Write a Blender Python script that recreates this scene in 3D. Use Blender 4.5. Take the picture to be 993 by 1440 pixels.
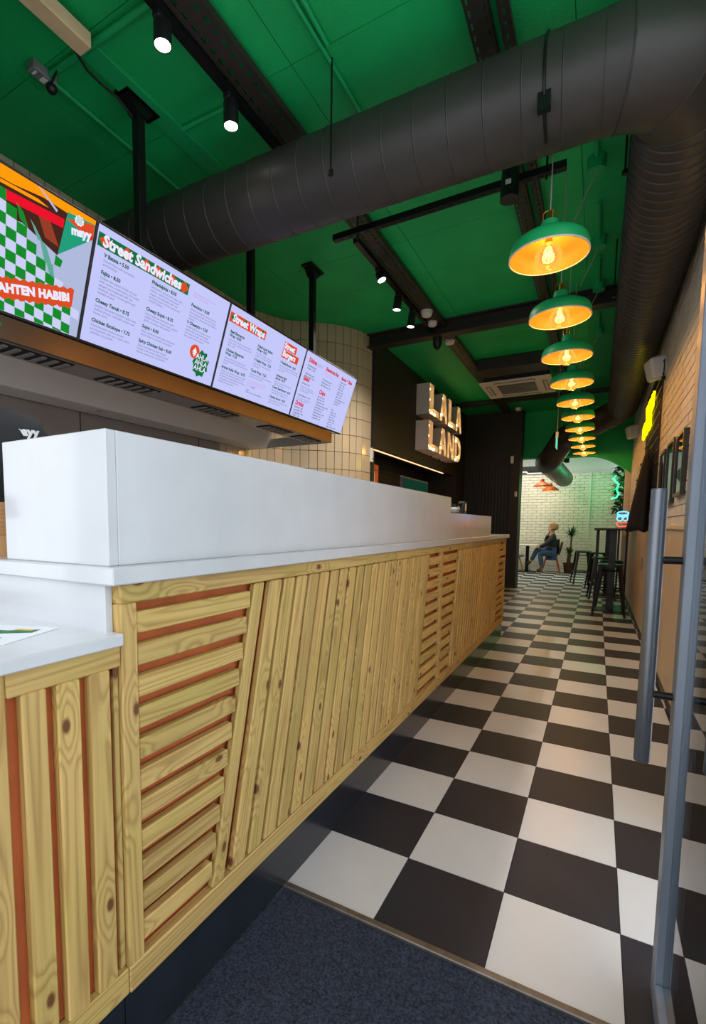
import bpy, bmesh, math, random
from mathutils import Vector, Matrix, Quaternion

# ------------------------------------------------------------------ camera, world, exposure
sc = bpy.context.scene
C = sc.collection
for o in list(bpy.data.objects):
    bpy.data.objects.remove(o, do_unlink=True)

F_PX, CX, CY = 687.633, 442.406, 797.510
YAW, PITCH, ROLL = -0.522733, -0.086948, 0.007932
CAM = Vector((-0.120367, -1.644799, 1.215699))
fw = Vector((math.sin(YAW)*math.cos(PITCH), math.cos(YAW)*math.cos(PITCH), math.sin(PITCH)))
r0 = Vector((math.cos(YAW), -math.sin(YAW), 0)); u0 = r0.cross(fw)
rt = math.cos(ROLL)*r0 + math.sin(ROLL)*u0
up = -math.sin(ROLL)*r0 + math.cos(ROLL)*u0
cd = bpy.data.cameras.new('camera'); cam = bpy.data.objects.new('camera', cd); C.objects.link(cam)
cam.matrix_world = Matrix(((rt.x, up.x, -fw.x, CAM.x), (rt.y, up.y, -fw.y, CAM.y), (rt.z, up.z, -fw.z, CAM.z), (0, 0, 0, 1)))
cd.sensor_fit = 'AUTO'; cd.sensor_width = 36.0; cd.lens = F_PX/1440*36.0
cd.shift_x = (496.5-CX)/1440; cd.shift_y = (CY-720)/1440
cd.clip_start = 0.02
sc.camera = cam

world = bpy.data.worlds.new('overcast'); sc.world = world; world.use_nodes = True
bg = world.node_tree.nodes['Background']
bg.inputs[0].default_value = (0.86, 0.92, 1.0, 1); bg.inputs[1].default_value = 2.75

sc.view_settings.view_transform = 'Standard'; sc.view_settings.look = 'None'
sc.view_settings.exposure = -0.35; sc.view_settings.gamma = 1.0
sc.view_settings.use_curve_mapping = False

def lamp(name, kind, loc, energy, color, parent=None, **kw):
    l = bpy.data.lights.new(name, kind); l.energy = energy; l.color = color
    for k, v in kw.items(): setattr(l, k, v)
    o = bpy.data.objects.new(name, l); C.objects.link(o)
    o.location = loc
    if parent: o.parent = parent
    return o
# skylight of the back room
sky_l = lamp('skylight_lamp', 'AREA', (-2.0, 11.7, 3.3), 85, (1.0, 0.97, 0.86), shape='RECTANGLE', size=1.6, size_y=1.6)

rnd = random.Random(7)
# ------------------------------------------------------------------ materials
def S(r, g, b):
    f = lambda c: (c/12.92 if c <= .04045 else ((c+.055)/1.055)**2.4)
    return (f(r/255), f(g/255), f(b/255), 1)

def nodes_of(m):
    m.use_nodes = True; nt = m.node_tree
    return nt, nt.nodes, nt.links

def mat(name, col, rough=.5, metal=0, var=0, vscale=4, bump=0, bscale=60, emit=None, es=1, spec=.5, coat=0, stretch=None):
    m = bpy.data.materials.new(name); nt, N, L = nodes_of(m)
    b = N['Principled BSDF']
    b.inputs['Base Color'].default_value = col; b.inputs['Roughness'].default_value = rough
    b.inputs['Metallic'].default_value = metal; b.inputs['Specular IOR Level'].default_value = spec
    b.inputs['Coat Weight'].default_value = coat; b.inputs['Coat Roughness'].default_value = .08
    tc = None
    def coords(scale):
        nonlocal tc
        if tc is None: tc = N.new('ShaderNodeTexCoord')
        mp = N.new('ShaderNodeMapping'); mp.inputs['Scale'].default_value = stretch or (1, 1, 1)
        L.new(tc.outputs['Object'], mp.inputs[0]); n = N.new('ShaderNodeTexNoise')
        n.inputs['Scale'].default_value = scale; n.inputs['Detail'].default_value = 4
        L.new(mp.outputs[0], n.inputs['Vector']); return n
    if var:
        n = coords(vscale); r = N.new('ShaderNodeValToRGB')
        r.color_ramp.elements[0].position = .3; r.color_ramp.elements[1].position = .7
        r.color_ramp.elements[0].color = tuple(c*(1-var) for c in col[:3]) + (1,)
        r.color_ramp.elements[1].color = tuple(min(1, c*(1+var)) for c in col[:3]) + (1,)
        L.new(n.outputs[0], r.inputs[0]); L.new(r.outputs[0], b.inputs['Base Color'])
    if bump:
        n = coords(bscale); bp = N.new('ShaderNodeBump'); bp.inputs['Strength'].default_value = bump
        bp.inputs['Distance'].default_value = .01
        L.new(n.outputs[0], bp.inputs['Height']); L.new(bp.outputs[0], b.inputs['Normal'])
    if emit:
        b.inputs['Emission Color'].default_value = emit; b.inputs['Emission Strength'].default_value = es
    return m

def glow(name, col, es=1):
    if name.startswith(('screen_', 'till_', 'exit_')): es *= 2**.35
    m = bpy.data.materials.new(name); nt, N, L = nodes_of(m)
    N.remove(N['Principled BSDF']); e = N.new('ShaderNodeEmission')
    e.inputs[0].default_value = col; e.inputs[1].default_value = es
    L.new(e.outputs[0], N['Material Output'].inputs[0]); return m

def clear(name, tint, gloss=.1, rough=.02, em=0):
    m = bpy.data.materials.new(name); nt, N, L = nodes_of(m)
    N.remove(N['Principled BSDF'])
    t = N.new('ShaderNodeBsdfTransparent'); t.inputs[0].default_value = tint
    g = N.new('ShaderNodeBsdfGlossy'); g.inputs['Roughness'].default_value = rough
    fr = N.new('ShaderNodeFresnel'); fr.inputs[0].default_value = 1.45
    mx = N.new('ShaderNodeMixShader'); L.new(fr.outputs[0], mx.inputs[0])
    L.new(t.outputs[0], mx.inputs[1]); L.new(g.outputs[0], mx.inputs[2])
    out = mx
    if em:
        e = N.new('ShaderNodeEmission'); e.inputs[0].default_value = tint; e.inputs[1].default_value = em
        out = N.new('ShaderNodeAddShader'); L.new(mx.outputs[0], out.inputs[0]); L.new(e.outputs[0], out.inputs[1])
    L.new(out.outputs[0], N['Material Output'].inputs[0]); return m

def pine(name, light, dark, green):
    """treated pine: stretched contour grain along local X, knots, green tint"""
    m = bpy.data.materials.new(name); nt, N, L = nodes_of(m); b = N['Principled BSDF']
    tc = N.new('ShaderNodeTexCoord'); oi = N.new('ShaderNodeObjectInfo')
    cx = N.new('ShaderNodeCombineXYZ')
    for i, k in enumerate((7.3, 13.7, 5.1)):
        mm = N.new('ShaderNodeMath'); mm.operation = 'MULTIPLY'; mm.inputs[1].default_value = k
        L.new(oi.outputs['Random'], mm.inputs[0]); L.new(mm.outputs[0], cx.inputs[i])
    ad = N.new('ShaderNodeVectorMath'); ad.operation = 'ADD'
    L.new(tc.outputs['Object'], ad.inputs[0]); L.new(cx.outputs[0], ad.inputs[1])
    # knots
    mk = N.new('ShaderNodeMapping'); mk.inputs['Scale'].default_value = (3.4, 6, 6)
    L.new(ad.outputs[0], mk.inputs[0])
    vo = N.new('ShaderNodeTexVoronoi'); vo.voronoi_dimensions = '2D'; vo.inputs['Scale'].default_value = 1
    L.new(mk.outputs[0], vo.inputs['Vector'])
    kn = N.new('ShaderNodeMapRange'); kn.inputs['From Min'].default_value = .035; kn.inputs['From Max'].default_value = .065
    kn.inputs['To Min'].default_value = 1; kn.inputs['To Max'].default_value = 0
    L.new(vo.outputs['Distance'], kn.inputs['Value'])
    halo = N.new('ShaderNodeMapRange'); halo.inputs['From Min'].default_value = .05; halo.inputs['From Max'].default_value = .34
    halo.inputs['To Min'].default_value = .16; halo.inputs['To Max'].default_value = 0; halo.interpolation_type = 'SMOOTHSTEP'
    L.new(vo.outputs['Distance'], halo.inputs['Value'])
    # grain
    mg = N.new('ShaderNodeMapping'); mg.inputs['Scale'].default_value = (.32, 9, 9)
    L.new(ad.outputs[0], mg.inputs[0])
    n1 = N.new('ShaderNodeTexNoise'); n1.inputs['Scale'].default_value = 1.6; n1.inputs['Detail'].default_value = 1.5
    L.new(mg.outputs[0], n1.inputs['Vector'])
    a2 = N.new('ShaderNodeMath'); a2.operation = 'ADD'; L.new(n1.outputs[0], a2.inputs[0]); L.new(halo.outputs[0], a2.inputs[1])
    mu = N.new('ShaderNodeMath'); mu.operation = 'MULTIPLY'; mu.inputs[1].default_value = 14; L.new(a2.outputs[0], mu.inputs[0])
    fr = N.new('ShaderNodeMath'); fr.operation = 'FRACT'; L.new(mu.outputs[0], fr.inputs[0])
    rp = N.new('ShaderNodeValToRGB'); e = rp.color_ramp.elements
    mixc = lambda k: tuple(l*(1-k)+d*k for l, d in zip(light, dark))
    e[0].position = 0; e[0].color = mixc(.12); e[1].position = 1; e[1].color = mixc(.12)
    for pos, k in ((.30, 0), (.55, .3), (.78, .72), (.90, .4)): rp.color_ramp.elements.new(pos).color = mixc(k)
    L.new(fr.outputs[0], rp.inputs[0])
    # fine streaks and green tint
    mf = N.new('ShaderNodeMapping'); mf.inputs['Scale'].default_value = (3, 110, 110); L.new(ad.outputs[0], mf.inputs[0])
    n2 = N.new('ShaderNodeTexNoise'); n2.inputs['Scale'].default_value = 1.5; L.new(mf.outputs[0], n2.inputs['Vector'])
    n3 = N.new('ShaderNodeTexNoise'); n3.inputs['Scale'].default_value = 3.2; n3.inputs['Detail'].default_value = 3
    L.new(ad.outputs[0], n3.inputs['Vector'])
    gr = N.new('ShaderNodeMapRange'); gr.inputs['From Min'].default_value = .45; gr.inputs['From Max'].default_value = .75
    gr.inputs['To Max'].default_value = .75; L.new(n3.outputs[0], gr.inputs['Value'])
    m1 = N.new('ShaderNodeMix'); m1.data_type = 'RGBA'; L.new(gr.outputs[0], m1.inputs[0])
    L.new(rp.outputs[0], m1.inputs[6]); m1.inputs[7].default_value = green; m1.blend_type = 'MULTIPLY'
    st = N.new('ShaderNodeMapRange'); st.inputs['To Min'].default_value = .8; st.inputs['To Max'].default_value = 1.15
    L.new(n2.outputs[0], st.inputs['Value'])
    m2 = N.new('ShaderNodeMix'); m2.data_type = 'RGBA'; m2.blend_type = 'MULTIPLY'; m2.inputs[0].default_value = 1
    L.new(m1.outputs[2], m2.inputs[6]); L.new(st.outputs[0], m2.inputs[7])
    # per-board tone
    tn = N.new('ShaderNodeMapRange'); tn.inputs['To Min'].default_value = .86; tn.inputs['To Max'].default_value = 1.1
    L.new(oi.outputs['Random'], tn.inputs['Value'])
    m3 = N.new('ShaderNodeMix'); m3.data_type = 'RGBA'; m3.blend_type = 'MULTIPLY'; m3.inputs[0].default_value = 1
    L.new(m2.outputs[2], m3.inputs[6]); L.new(tn.outputs[0], m3.inputs[7])
    m4 = N.new('ShaderNodeMix'); m4.data_type = 'RGBA'; L.new(kn.outputs[0], m4.inputs[0])
    L.new(m3.outputs[2], m4.inputs[6]); m4.inputs[7].default_value = S(112, 66, 30)
    L.new(m4.outputs[2], b.inputs['Base Color']); b.inputs['Roughness'].default_value = .62
    bp = N.new('ShaderNodeBump'); bp.inputs['Strength'].default_value = .15; bp.inputs['Distance'].default_value = .003
    L.new(n2.outputs[0], bp.inputs['Height']); L.new(bp.outputs[0], b.inputs['Normal'])
    return m

M = {}
M['pine'] = pine('treated_pine', S(212, 176, 106), S(166, 126, 66), (.84, .95, .72, 1))
M['terracotta'] = mat('terracotta_backing', S(192, 98, 46), .7, var=.18, vscale=9)
M['toe'] = mat('black_toe_board', S(36, 39, 46), .22, var=.2, vscale=6)
M['quartz'] = mat('white_quartz', S(205, 206, 208), .2, var=.035, vscale=7, coat=.3)
M['tile_w'] = mat('white_floor_tile', S(204, 203, 204), .3, var=.03, vscale=5)
M['tile_b'] = mat('black_floor_tile', S(36, 40, 50), .45, var=.16, vscale=5, spec=.3)
M['grout'] = mat('dark_grout', S(64, 62, 60), .8)
M['mat'] = mat('navy_entrance_mat', S(60, 65, 80), .95, var=.6, vscale=150, bump=1, bscale=220, spec=.15)
M['alu'] = mat('worn_aluminium', S(118, 112, 106), .45, metal=.7, var=.2, vscale=30)
M['pave'] = mat('pavement', S(196, 194, 190), .9, var=.12, vscale=2)
M['green'] = mat('green_ceiling_paint', S(8, 178, 96), .62, var=.12, vscale=2.5, bump=.25, bscale=90)
M['green_gloss'] = mat('green_painted_metal', S(24, 168, 98), .45)
M['black_paint'] = mat('black_wall_paint', S(36, 32, 29), .6, var=.12, vscale=3)
M['slatblack'] = mat('black_slat_wood', S(30, 27, 25), .5)
M['dark_steel'] = mat('dark_painted_steel', S(46, 38, 34), .5, var=.1, vscale=8)
M['duct'] = mat('charcoal_duct', S(64, 60, 58), .48, metal=.25, var=.08, vscale=3)
M['blackplastic'] = mat('black_plastic', S(22, 22, 24), .42)
M['blackmetal'] = mat('black_metal', S(24, 24, 25), .38, metal=.4)
M['stoolmetal'] = mat('black_lacquered_steel', S(17, 17, 18), .4)
M['stainless'] = mat('brushed_stainless', S(166, 164, 161), .34, metal=.55, var=.06, vscale=4, stretch=(1, .2, 12))
M['trough'] = mat('bright_steel_trough', S(214, 212, 208), .4, metal=.3)
M['fascia'] = mat('dark_stainless_fascia', S(116, 100, 88), .3, metal=1, var=.08, vscale=3)
M['stainless_dk'] = mat('stainless_splashback', S(146, 139, 136), .45, metal=.4, var=.08, vscale=3)
M['doorsteel'] = mat('blued_door_steel', S(140, 148, 160), .38, metal=.55, var=.1, vscale=5, stretch=(4, 4, .4))
M['handle'] = mat('gunmetal_handle', S(122, 126, 132), .33, metal=.7, var=.06, vscale=6)
M['glass'] = clear('door_glass', (.86, .91, .94, 1))
M['amber'] = clear('amber_bulb_glass', (1.0, .60, .16, 1), em=.35)
M['clear'] = clear('clear_glass', (.93, .95, .95, 1))
M['filament'] = glow('filament', (1, .8, .42, 1), 14)
M['cream'] = mat('glow_toned_lining', S(136, 98, 34), .5)  # pale lining; amber lamp glow, held below glare, put into its base colour
M['brass'] = mat('brass', S(214, 150, 60), .3, metal=1)
M['copper'] = mat('copper_lampshade', S(190, 88, 44), .4, metal=.5)
M['cord'] = mat('grey_cord', S(150, 150, 146), .6)
M['whiteplastic'] = mat('white_plastic', S(222, 220, 214), .45)
M['walltile'] = mat('glazed_beige_tile', S(196, 180, 154), .14, var=.05, vscale=1.2, coat=.4)
M['wallgrout'] = mat('brown_grout', S(92, 76, 58), .8)
M['brick'] = mat('white_painted_brick', S(222, 216, 202), .7, var=.07, vscale=6, bump=.4, bscale=40)
M['mortar'] = mat('painted_mortar', S(196, 190, 176), .8)
M['render'] = mat('white_plaster', S(222, 218, 212), .7, bump=.15, bscale=40)
M['ply'] = mat('pale_wall_panel', S(212, 184, 148), .45, var=.05, vscale=2)
M['batten'] = mat('raw_timber_batten', S(214, 186, 146), .6, var=.08, vscale=10)
M['ledamber'] = glow('led_strip', (1, .52, .26, 1), 2.4)
M['bulb'] = glow('marquee_bulb', (1, .66, .24, 1), 8)
M['spotface'] = glow('spot_lens', (1, .95, .86, 1), 14)
M['letterwhite'] = mat('white_letter_side', S(226, 212, 206), .45)
M['letterin'] = mat('letter_inside', S(214, 176, 130), .45)
M['neon_y'] = glow('yellow_neon', (1, .80, .0, 1), 7)
M['neon_g'] = glow('green_neon', (.02, 1, .16, 1), 9)
M['neon_b'] = glow('blue_neon', (.10, .42, 1, 1), 4)
M['neon_r'] = glow('red_neon', (1, .06, .04, 1), 4)
M['leaf'] = mat('leaf_green', S(48, 92, 44), .5, var=.25, vscale=20)
M['leafdark'] = mat('dark_trailing_leaf', S(30, 66, 36), .55, var=.25, vscale=20)
M['bark'] = mat('plant_trunk', S(116, 96, 68), .8, var=.2, vscale=20)
M['pot'] = mat('brown_plant_pot', S(92, 46, 34), .5)
M['kraft'] = mat('kraft_paper', S(186, 142, 94), .75, var=.05, vscale=20)
M['skin'] = mat('skin', S(206, 152, 124), .5)
M['skin_w'] = mat('skin_tan', S(196, 136, 104), .5)
M['jeans'] = mat('blue_denim', S(64, 100, 140), .8, var=.18, vscale=14)
M['jacket'] = mat('dark_jacket', S(40, 38, 42), .75, var=.15, vscale=10)
M['tee'] = mat('black_tshirt', S(30, 34, 42), .8, var=.1, vscale=10)
M['cap'] = mat('green_cap', S(24, 110, 62), .75)
M['hair'] = mat('curly_light_brown_hair', S(170, 122, 84), .7, var=.3, vscale=50, bump=1, bscale=90)
M['boot'] = mat('brown_leather_boot', S(74, 52, 40), .5)
M['chairwood'] = mat('orange_beech_legs', S(176, 92, 44), .45)
M['chairshell'] = mat('dark_chair_shell', S(58, 50, 46), .5)
M['tabletop'] = mat('pale_table_top', S(212, 208, 196), .35)
M['orange'] = mat('orange_frame', S(214, 88, 36), .5)
M['paper'] = mat('pale_print_paper', S(226, 214, 190), .6)
M['artgreen'] = mat('art_sage', S(134, 158, 140), .3, var=.3, vscale=9)
M['artpink'] = mat('art_rose', S(172, 140, 128), .3, var=.3, vscale=9)
M['frame'] = mat('black_picture_frame', S(30, 26, 24), .4)
M['framegold'] = mat('bronze_frame_edge', S(150, 96, 44), .4, metal=.4)
M['coat'] = mat('black_coat_cloth', S(20, 19, 21), .85, var=.2, vscale=12)
M['printgreen'] = mat('print_green', S(40, 118, 66), .6, var=.4, vscale=40)
M['printred'] = mat('print_red', S(208, 52, 48), .6)
M['printyellow'] = mat('print_yellow', S(224, 186, 66), .6)
M['whitepaper'] = mat('white_leaflet', S(236, 236, 238), .5)
M['black'] = mat('ink_black', S(16, 16, 16), .6)
M['white'] = mat('print_white', S(236, 236, 236), .6)
M['void'] = mat('dark_opening', S(12, 11, 11), .8)
M['yard'] = mat('pale_skylight_bulkhead', S(206, 212, 208), .6)
M['tagwhite'] = mat('grey_label', S(120, 124, 124), .5)
TV = dict(bg=glow('screen_lavender', S(196, 200, 250), 1.0), green=glow('screen_green', S(22, 112, 66)), orange=glow('screen_orange', S(222, 78, 38)),
          white=glow('screen_white', S(236, 236, 255)), ink=glow('screen_ink', S(32, 56, 70)), head=glow('screen_heading', S(12, 84, 62)),
          grey=glow('screen_grey_text', S(120, 118, 170)), red=glow('screen_red', S(214, 52, 72)), pink=glow('screen_pink', S(206, 150, 208)),
          brown=glow('screen_brown', S(70, 38, 30)), amber=glow('screen_amber', S(255, 150, 10), 1.1), hot=glow('screen_hot_red', S(236, 20, 44)),
          chg=glow('screen_check_green', S(24, 138, 44)), chw=glow('screen_check_white', S(206, 208, 246)), teal=glow('screen_teal', S(34, 158, 122)),
          rust=glow('screen_rust', S(150, 62, 40)), pale=glow('screen_pale', S(176, 186, 220)), teal2=glow('screen_sea', S(96, 168, 150)), dark=glow('screen_dark', S(40, 30, 28)))
M['posgreen'] = glow('till_screen', S(22, 66, 48), .7)
M['posblue'] = glow('till_screen_buttons', S(120, 160, 160), .7)
M['exitgreen'] = glow('exit_sign_panel', S(120, 220, 180), 1.0)

# ------------------------------------------------------------------ mesh helpers
def bx(bm, x0, x1, y0, y1, z0, z1, bev=0):
    vs = [bm.verts.new((x, y, z)) for x in (x0, x1) for y in (y0, y1) for z in (z0, z1)]
    fs = [bm.faces.new([vs[i] for i in q]) for q in ((0, 1, 3, 2), (4, 6, 7, 5), (0, 4, 5, 1), (2, 3, 7, 6), (0, 2, 6, 4), (1, 5, 7, 3))]
    if bev:
        es = list({e for f in fs for e in f.edges})
        bmesh.ops.bevel(bm, geom=es, offset=bev, segments=1, affect='EDGES', profile=.5)

def frame_of(d):
    d = d.normalized(); a = Vector((0, 0, 1)) if abs(d.z) < .9 else Vector((1, 0, 0))
    e1 = a.cross(d).normalized(); return e1, d.cross(e1).normalized()

def sweep(bm, pts, rad, seg=12, caps=True, closed=False):
    """round tube along a polyline with mitred joints; rad is a number or a list"""
    P = [Vector(p) for p in pts]; n = len(P)
    R = rad if isinstance(rad, (list, tuple)) else [rad]*n
    D = [(P[i+1]-P[i]).normalized() for i in range(n-1)]
    e1, e2 = frame_of(D[0]); rings = []
    for i in range(n):
        if i == 0: d0 = d1 = D[0]
        elif i == n-1: d0 = d1 = D[-1]
        else: d0, d1 = D[i-1], D[i]
        m = (d0+d1)
        m = m.normalized() if m.length > 1e-6 else d0
        ring = []
        for k in range(seg):
            a = 2*math.pi*k/seg; q = (e1*math.cos(a)+e2*math.sin(a))*R[i]
            t = -(q.dot(m))/max(.3, d0.dot(m)); ring.append(bm.verts.new(P[i]+q+d0*t))
        rings.append(ring)
        if i < n-1 and i > 0:
            ro = d0.rotation_difference(d1); e1 = ro @ e1; e2 = ro @ e2
    for a, b in zip(rings, rings[1:]):
        for k in range(seg): bm.faces.new((a[k], a[(k+1) % seg], b[(k+1) % seg], b[k]))
    if caps:
        bm.faces.new(rings[0][::-1]); bm.faces.new(rings[-1])

def cyl(bm, p0, p1, r, r1=None, seg=16): sweep(bm, [p0, p1], [r, r if r1 is None else r1], seg)

def lathe(bm, prof, seg=24, c=(0, 0, 0)):
    rings = []
    for r, z in prof:
        if r < 1e-5: rings.append([bm.verts.new((c[0], c[1], c[2]+z))])
        else: rings.append([bm.verts.new((c[0]+r*math.cos(2*math.pi*k/seg), c[1]+r*math.sin(2*math.pi*k/seg), c[2]+z)) for k in range(seg)])
    for a, b in zip(rings, rings[1:]):
        for k in range(seg):
            k2 = (k+1) % seg
            if len(a) == 1 and len(b) == 1: continue
            if len(a) == 1: bm.faces.new((a[0], b[k2], b[k]))
            elif len(b) == 1: bm.faces.new((a[k], a[k2], b[0]))
            else: bm.faces.new((a[k], a[k2], b[k2], b[k]))

def ball(bm, c, r, sx=1, sy=1, sz=1, seg=12):
    n = seg//2; prof = [(math.sin(math.pi*i/n), -math.cos(math.pi*i/n)) for i in range(n+1)]
    b2 = bmesh.new(); lathe(b2, [(max(0, a), z) for a, z in prof], seg)
    for v in b2.verts: v.co = Vector((v.co.x*r*sx+c[0], v.co.y*r*sy+c[1], v.co.z*r*sz+c[2]))
    me = bpy.data.meshes.new('t'); b2.to_mesh(me); b2.free(); bm.from_mesh(me); bpy.data.meshes.remove(me)

def extrude(bm, poly, o, ex, ey, ez, t, bev=0):
    """prism: 2-D polygon in (ex, ey) at o, thickness t along ez"""
    o, ex, ey, ez = Vector(o), Vector(ex), Vector(ey), Vector(ez)
    a = [bm.verts.new(o+ex*x+ey*y) for x, y in poly]; b = [bm.verts.new(o+ex*x+ey*y+ez*t) for x, y in poly]
    fs = [bm.faces.new(a[::-1]), bm.faces.new(b)]; n = len(poly)
    for i in range(n): fs.append(bm.faces.new((a[i], a[(i+1) % n], b[(i+1) % n], b[i])))
    if bev: bmesh.ops.bevel(bm, geom=list({e for f in fs for e in f.edges}), offset=bev, segments=1, affect='EDGES', profile=.5)

def to_mesh(bm, name, m, smooth=False):
    bmesh.ops.recalc_face_normals(bm, faces=bm.faces[:])
    me = bpy.data.meshes.new(name); bm.to_mesh(me); bm.free()
    me.materials.append(M[m] if isinstance(m, str) else m)
    if smooth:
        for p in me.polygons: p.use_smooth = True
        if smooth != 'all':
            try: me.set_sharp_from_angle(angle=math.radians(38))
            except Exception: pass
    return me

def link(name, data, parent=None, local=False):
    o = bpy.data.objects.new(name, data); C.objects.link(o)
    if parent is not None:
        o.parent = parent
        if not local and parent.type == 'EMPTY': o.location = -parent.location
    return o

def obj(name, bm, m, parent=None, smooth=False, local=False):
    return link(name, to_mesh(bm, name, m, smooth), parent, local)

def box(name, b, m, parent=None, bev=0, local=False):
    bm = bmesh.new(); bx(bm, *b, bev); return obj(name, bm, m, parent, local=local)

def tag(o, label, cat, group=None):
    o['label'] = label; o['category'] = cat
    if group: o['group'] = group
    return o

def thing(name, label, cat, loc=(0, 0, 0), group=None):
    o = bpy.data.objects.new(name, None); C.objects.link(o); o.location = loc; o.empty_display_size = .1
    return tag(o, label, cat, group)

def struct(o): o['kind'] = 'structure'; return o
def stuff(o): o['kind'] = 'stuff'; return o

def dup(o, parent=None):
    c = o.copy(); C.objects.link(c)
    if parent is not None: c.parent = parent
    for ch in o.children: dup(ch, c)
    return c

_cache = {}
def board(name, parent, center, ex, ey, poly, t, m, bev=.003):
    """board with its own local frame (x along grain), shared by equal boards; t along ex x ey"""
    ex, ey = Vector(ex).normalized(), Vector(ey).normalized(); ez = ex.cross(ey)
    key = (name, m, round(t, 4), bev) + tuple((round(x, 4), round(y, 4)) for x, y in poly)
    if key not in _cache:
        bm = bmesh.new(); extrude(bm, poly, (0, 0, 0), (1, 0, 0), (0, 1, 0), (0, 0, 1), t, bev)
        _cache[key] = to_mesh(bm, name, m)
    o = link(name, _cache[key])
    o.matrix_world = Matrix(((ex.x, ey.x, ez.x, center[0]), (ex.y, ey.y, ez.y, center[1]), (ex.z, ey.z, ez.z, center[2]), (0, 0, 0, 1)))
    if parent is not None:
        o.parent = parent
        if parent.type == 'EMPTY': o.location = Vector(center)-parent.location
    return o
def rect(a, b): return [(-a/2, -b/2), (a/2, -b/2), (a/2, b/2), (-a/2, b/2)]

def text_mesh(body, size, bold=0, align='LEFT', spacing=1.0, width=1.0):
    cu = bpy.data.curves.new('lettering', 'FONT'); cu.body = body; cu.size = size; cu.offset = bold
    cu.align_x = align; cu.space_line = spacing; cu.space_character = width; cu.resolution_u = 2; cu.fill_mode = 'FRONT'
    o = bpy.data.objects.new('lettering', cu); C.objects.link(o)
    dg = bpy.context.evaluated_depsgraph_get(); me = bpy.data.meshes.new_from_object(o.evaluated_get(dg))
    bpy.data.objects.remove(o, do_unlink=True); bpy.data.curves.remove(cu); me.materials.clear(); return me

def lettering(name, body, size, pos, ex, ey, m, parent, bold=0, align='LEFT', spacing=1.0, width=1.0):
    me = text_mesh(body, size, bold, align, spacing, width); me.name = name
    me.materials.append(M[m] if isinstance(m, str) else m)
    o = link(name, me); ex, ey = Vector(ex).normalized(), Vector(ey).normalized(); ez = ex.cross(ey)
    p = Vector(pos)
    o.matrix_world = Matrix(((ex.x, ey.x, ez.x, p.x), (ex.y, ey.y, ez.y, p.y), (ex.z, ey.z, ez.z, p.z), (0, 0, 0, 1)))
    if parent is not None:
        o.parent = parent
        if parent.type == 'EMPTY': o.location = p-parent.location
    return o

ZC = 3.45
# ------------------------------------------------------------------ THE SETTING
# floor with its chequer tiles
floor = struct(box('floor', (-3.45, .62, -.33, 13.3, -.06, -.004), 'grout'))
T = .33; g = .0012
tw = {}
for k in ('tile_w', 'tile_b'):
    bm = bmesh.new(); bx(bm, g, T-g, g, T-g, -.01, 0); tw[k] = to_mesh(bm, 'floor_tile', k)
for j in range(-1, 17):
    for c in range(-3, 1):
        o = link('floor_tile', tw['tile_w' if (c+j) % 2 == 0 else 'tile_b'], floor); o.location = (c*T, j*T, 0)
for k, par in (('tile_w', 0), ('tile_b', 1)):
    bm = bmesh.new()
    for j in range(-1, 40):
        for c in range(-10, 2):
            if j < 17 and -3 <= c <= 0: continue
            if (c+j) % 2 == par: bx(bm, c*T+g, c*T+T-g, j*T+g, j*T+T-g, -.01, 0)
    stuff(obj('floor_tile_field', bm, k, floor))
trim = struct(box('trim_1', (-.985, .62, -.352, -.328, -.02, .006), 'alu', bev=.003))
m_ = box('entrance_mat', (-.9765, .60, -1.62, -.354, -.03, -.004), 'mat')
tag(m_, 'dark navy ribbed entrance mat before the chequered floor', 'mat')
struct(box('pavement', (-9, 9, -14, -.36, -.09, -.031), 'pave'))

# ceiling with boards
ceiling = struct(box('ceiling', (-3.46, .62, -1.35, 9.05, ZC+.012, ZC+.1), 'green'))
xs = [-3.46, -2.745, -1.53, -.315, .62]; ys = [-1.3, -.66, -.06, .535, 1.15, 1.72, 2.22, 2.79, 3.4, 4.0, 4.6, 5.2, 5.8, 6.4, 7.0, 7.6, 8.2, 9.05]
for a, b in zip(xs, xs[1:]):
    for i, (c, d) in enumerate(zip(ys, ys[1:])):
        if a < -2.6 and c > 4: continue
        box('ceiling_board', (a+.002, b-.002, c+.002, d-.002, ZC, ZC+.012), 'green', ceiling)

# right wall: white painted brick above a pale panelled dado
wr = struct(box('wall_right', (.375, .62, .55, 9.05, 0, ZC), 'mortar'))
bm = bmesh.new(); z = 1.225; row = 0
while z < ZC-.05:
    y = .55 - (.1125 if row % 2 else 0)
    while y < 9.05:
        y0, y1 = max(.55, y), min(9.05, y+.215)
        if y1-y0 > .03: bx(bm, .366-rnd.random()*.004, .38, y0, y1, z, z+.065)
        y += .225
    z += .075; row += 1
stuff(obj('brick_courses', bm, 'brick', wr))
y = .55
for i, w in enumerate((1.2, 1.22, 1.22, 1.22, 1.22, 1.22, 1.2)):
    box('dado_panel', (.352, .376, y+.002, min(y+w-.002, 9.04), .02, 1.2), 'ply', wr); y += w
box('dado_cap', (.335, .38, .55, 9.04, 1.2, 1.222), 'ply', wr, bev=.003)
struct(box('baseboard_right', (.342, .353, .55, 9.04, 0, .05), 'dark_steel'))

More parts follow.
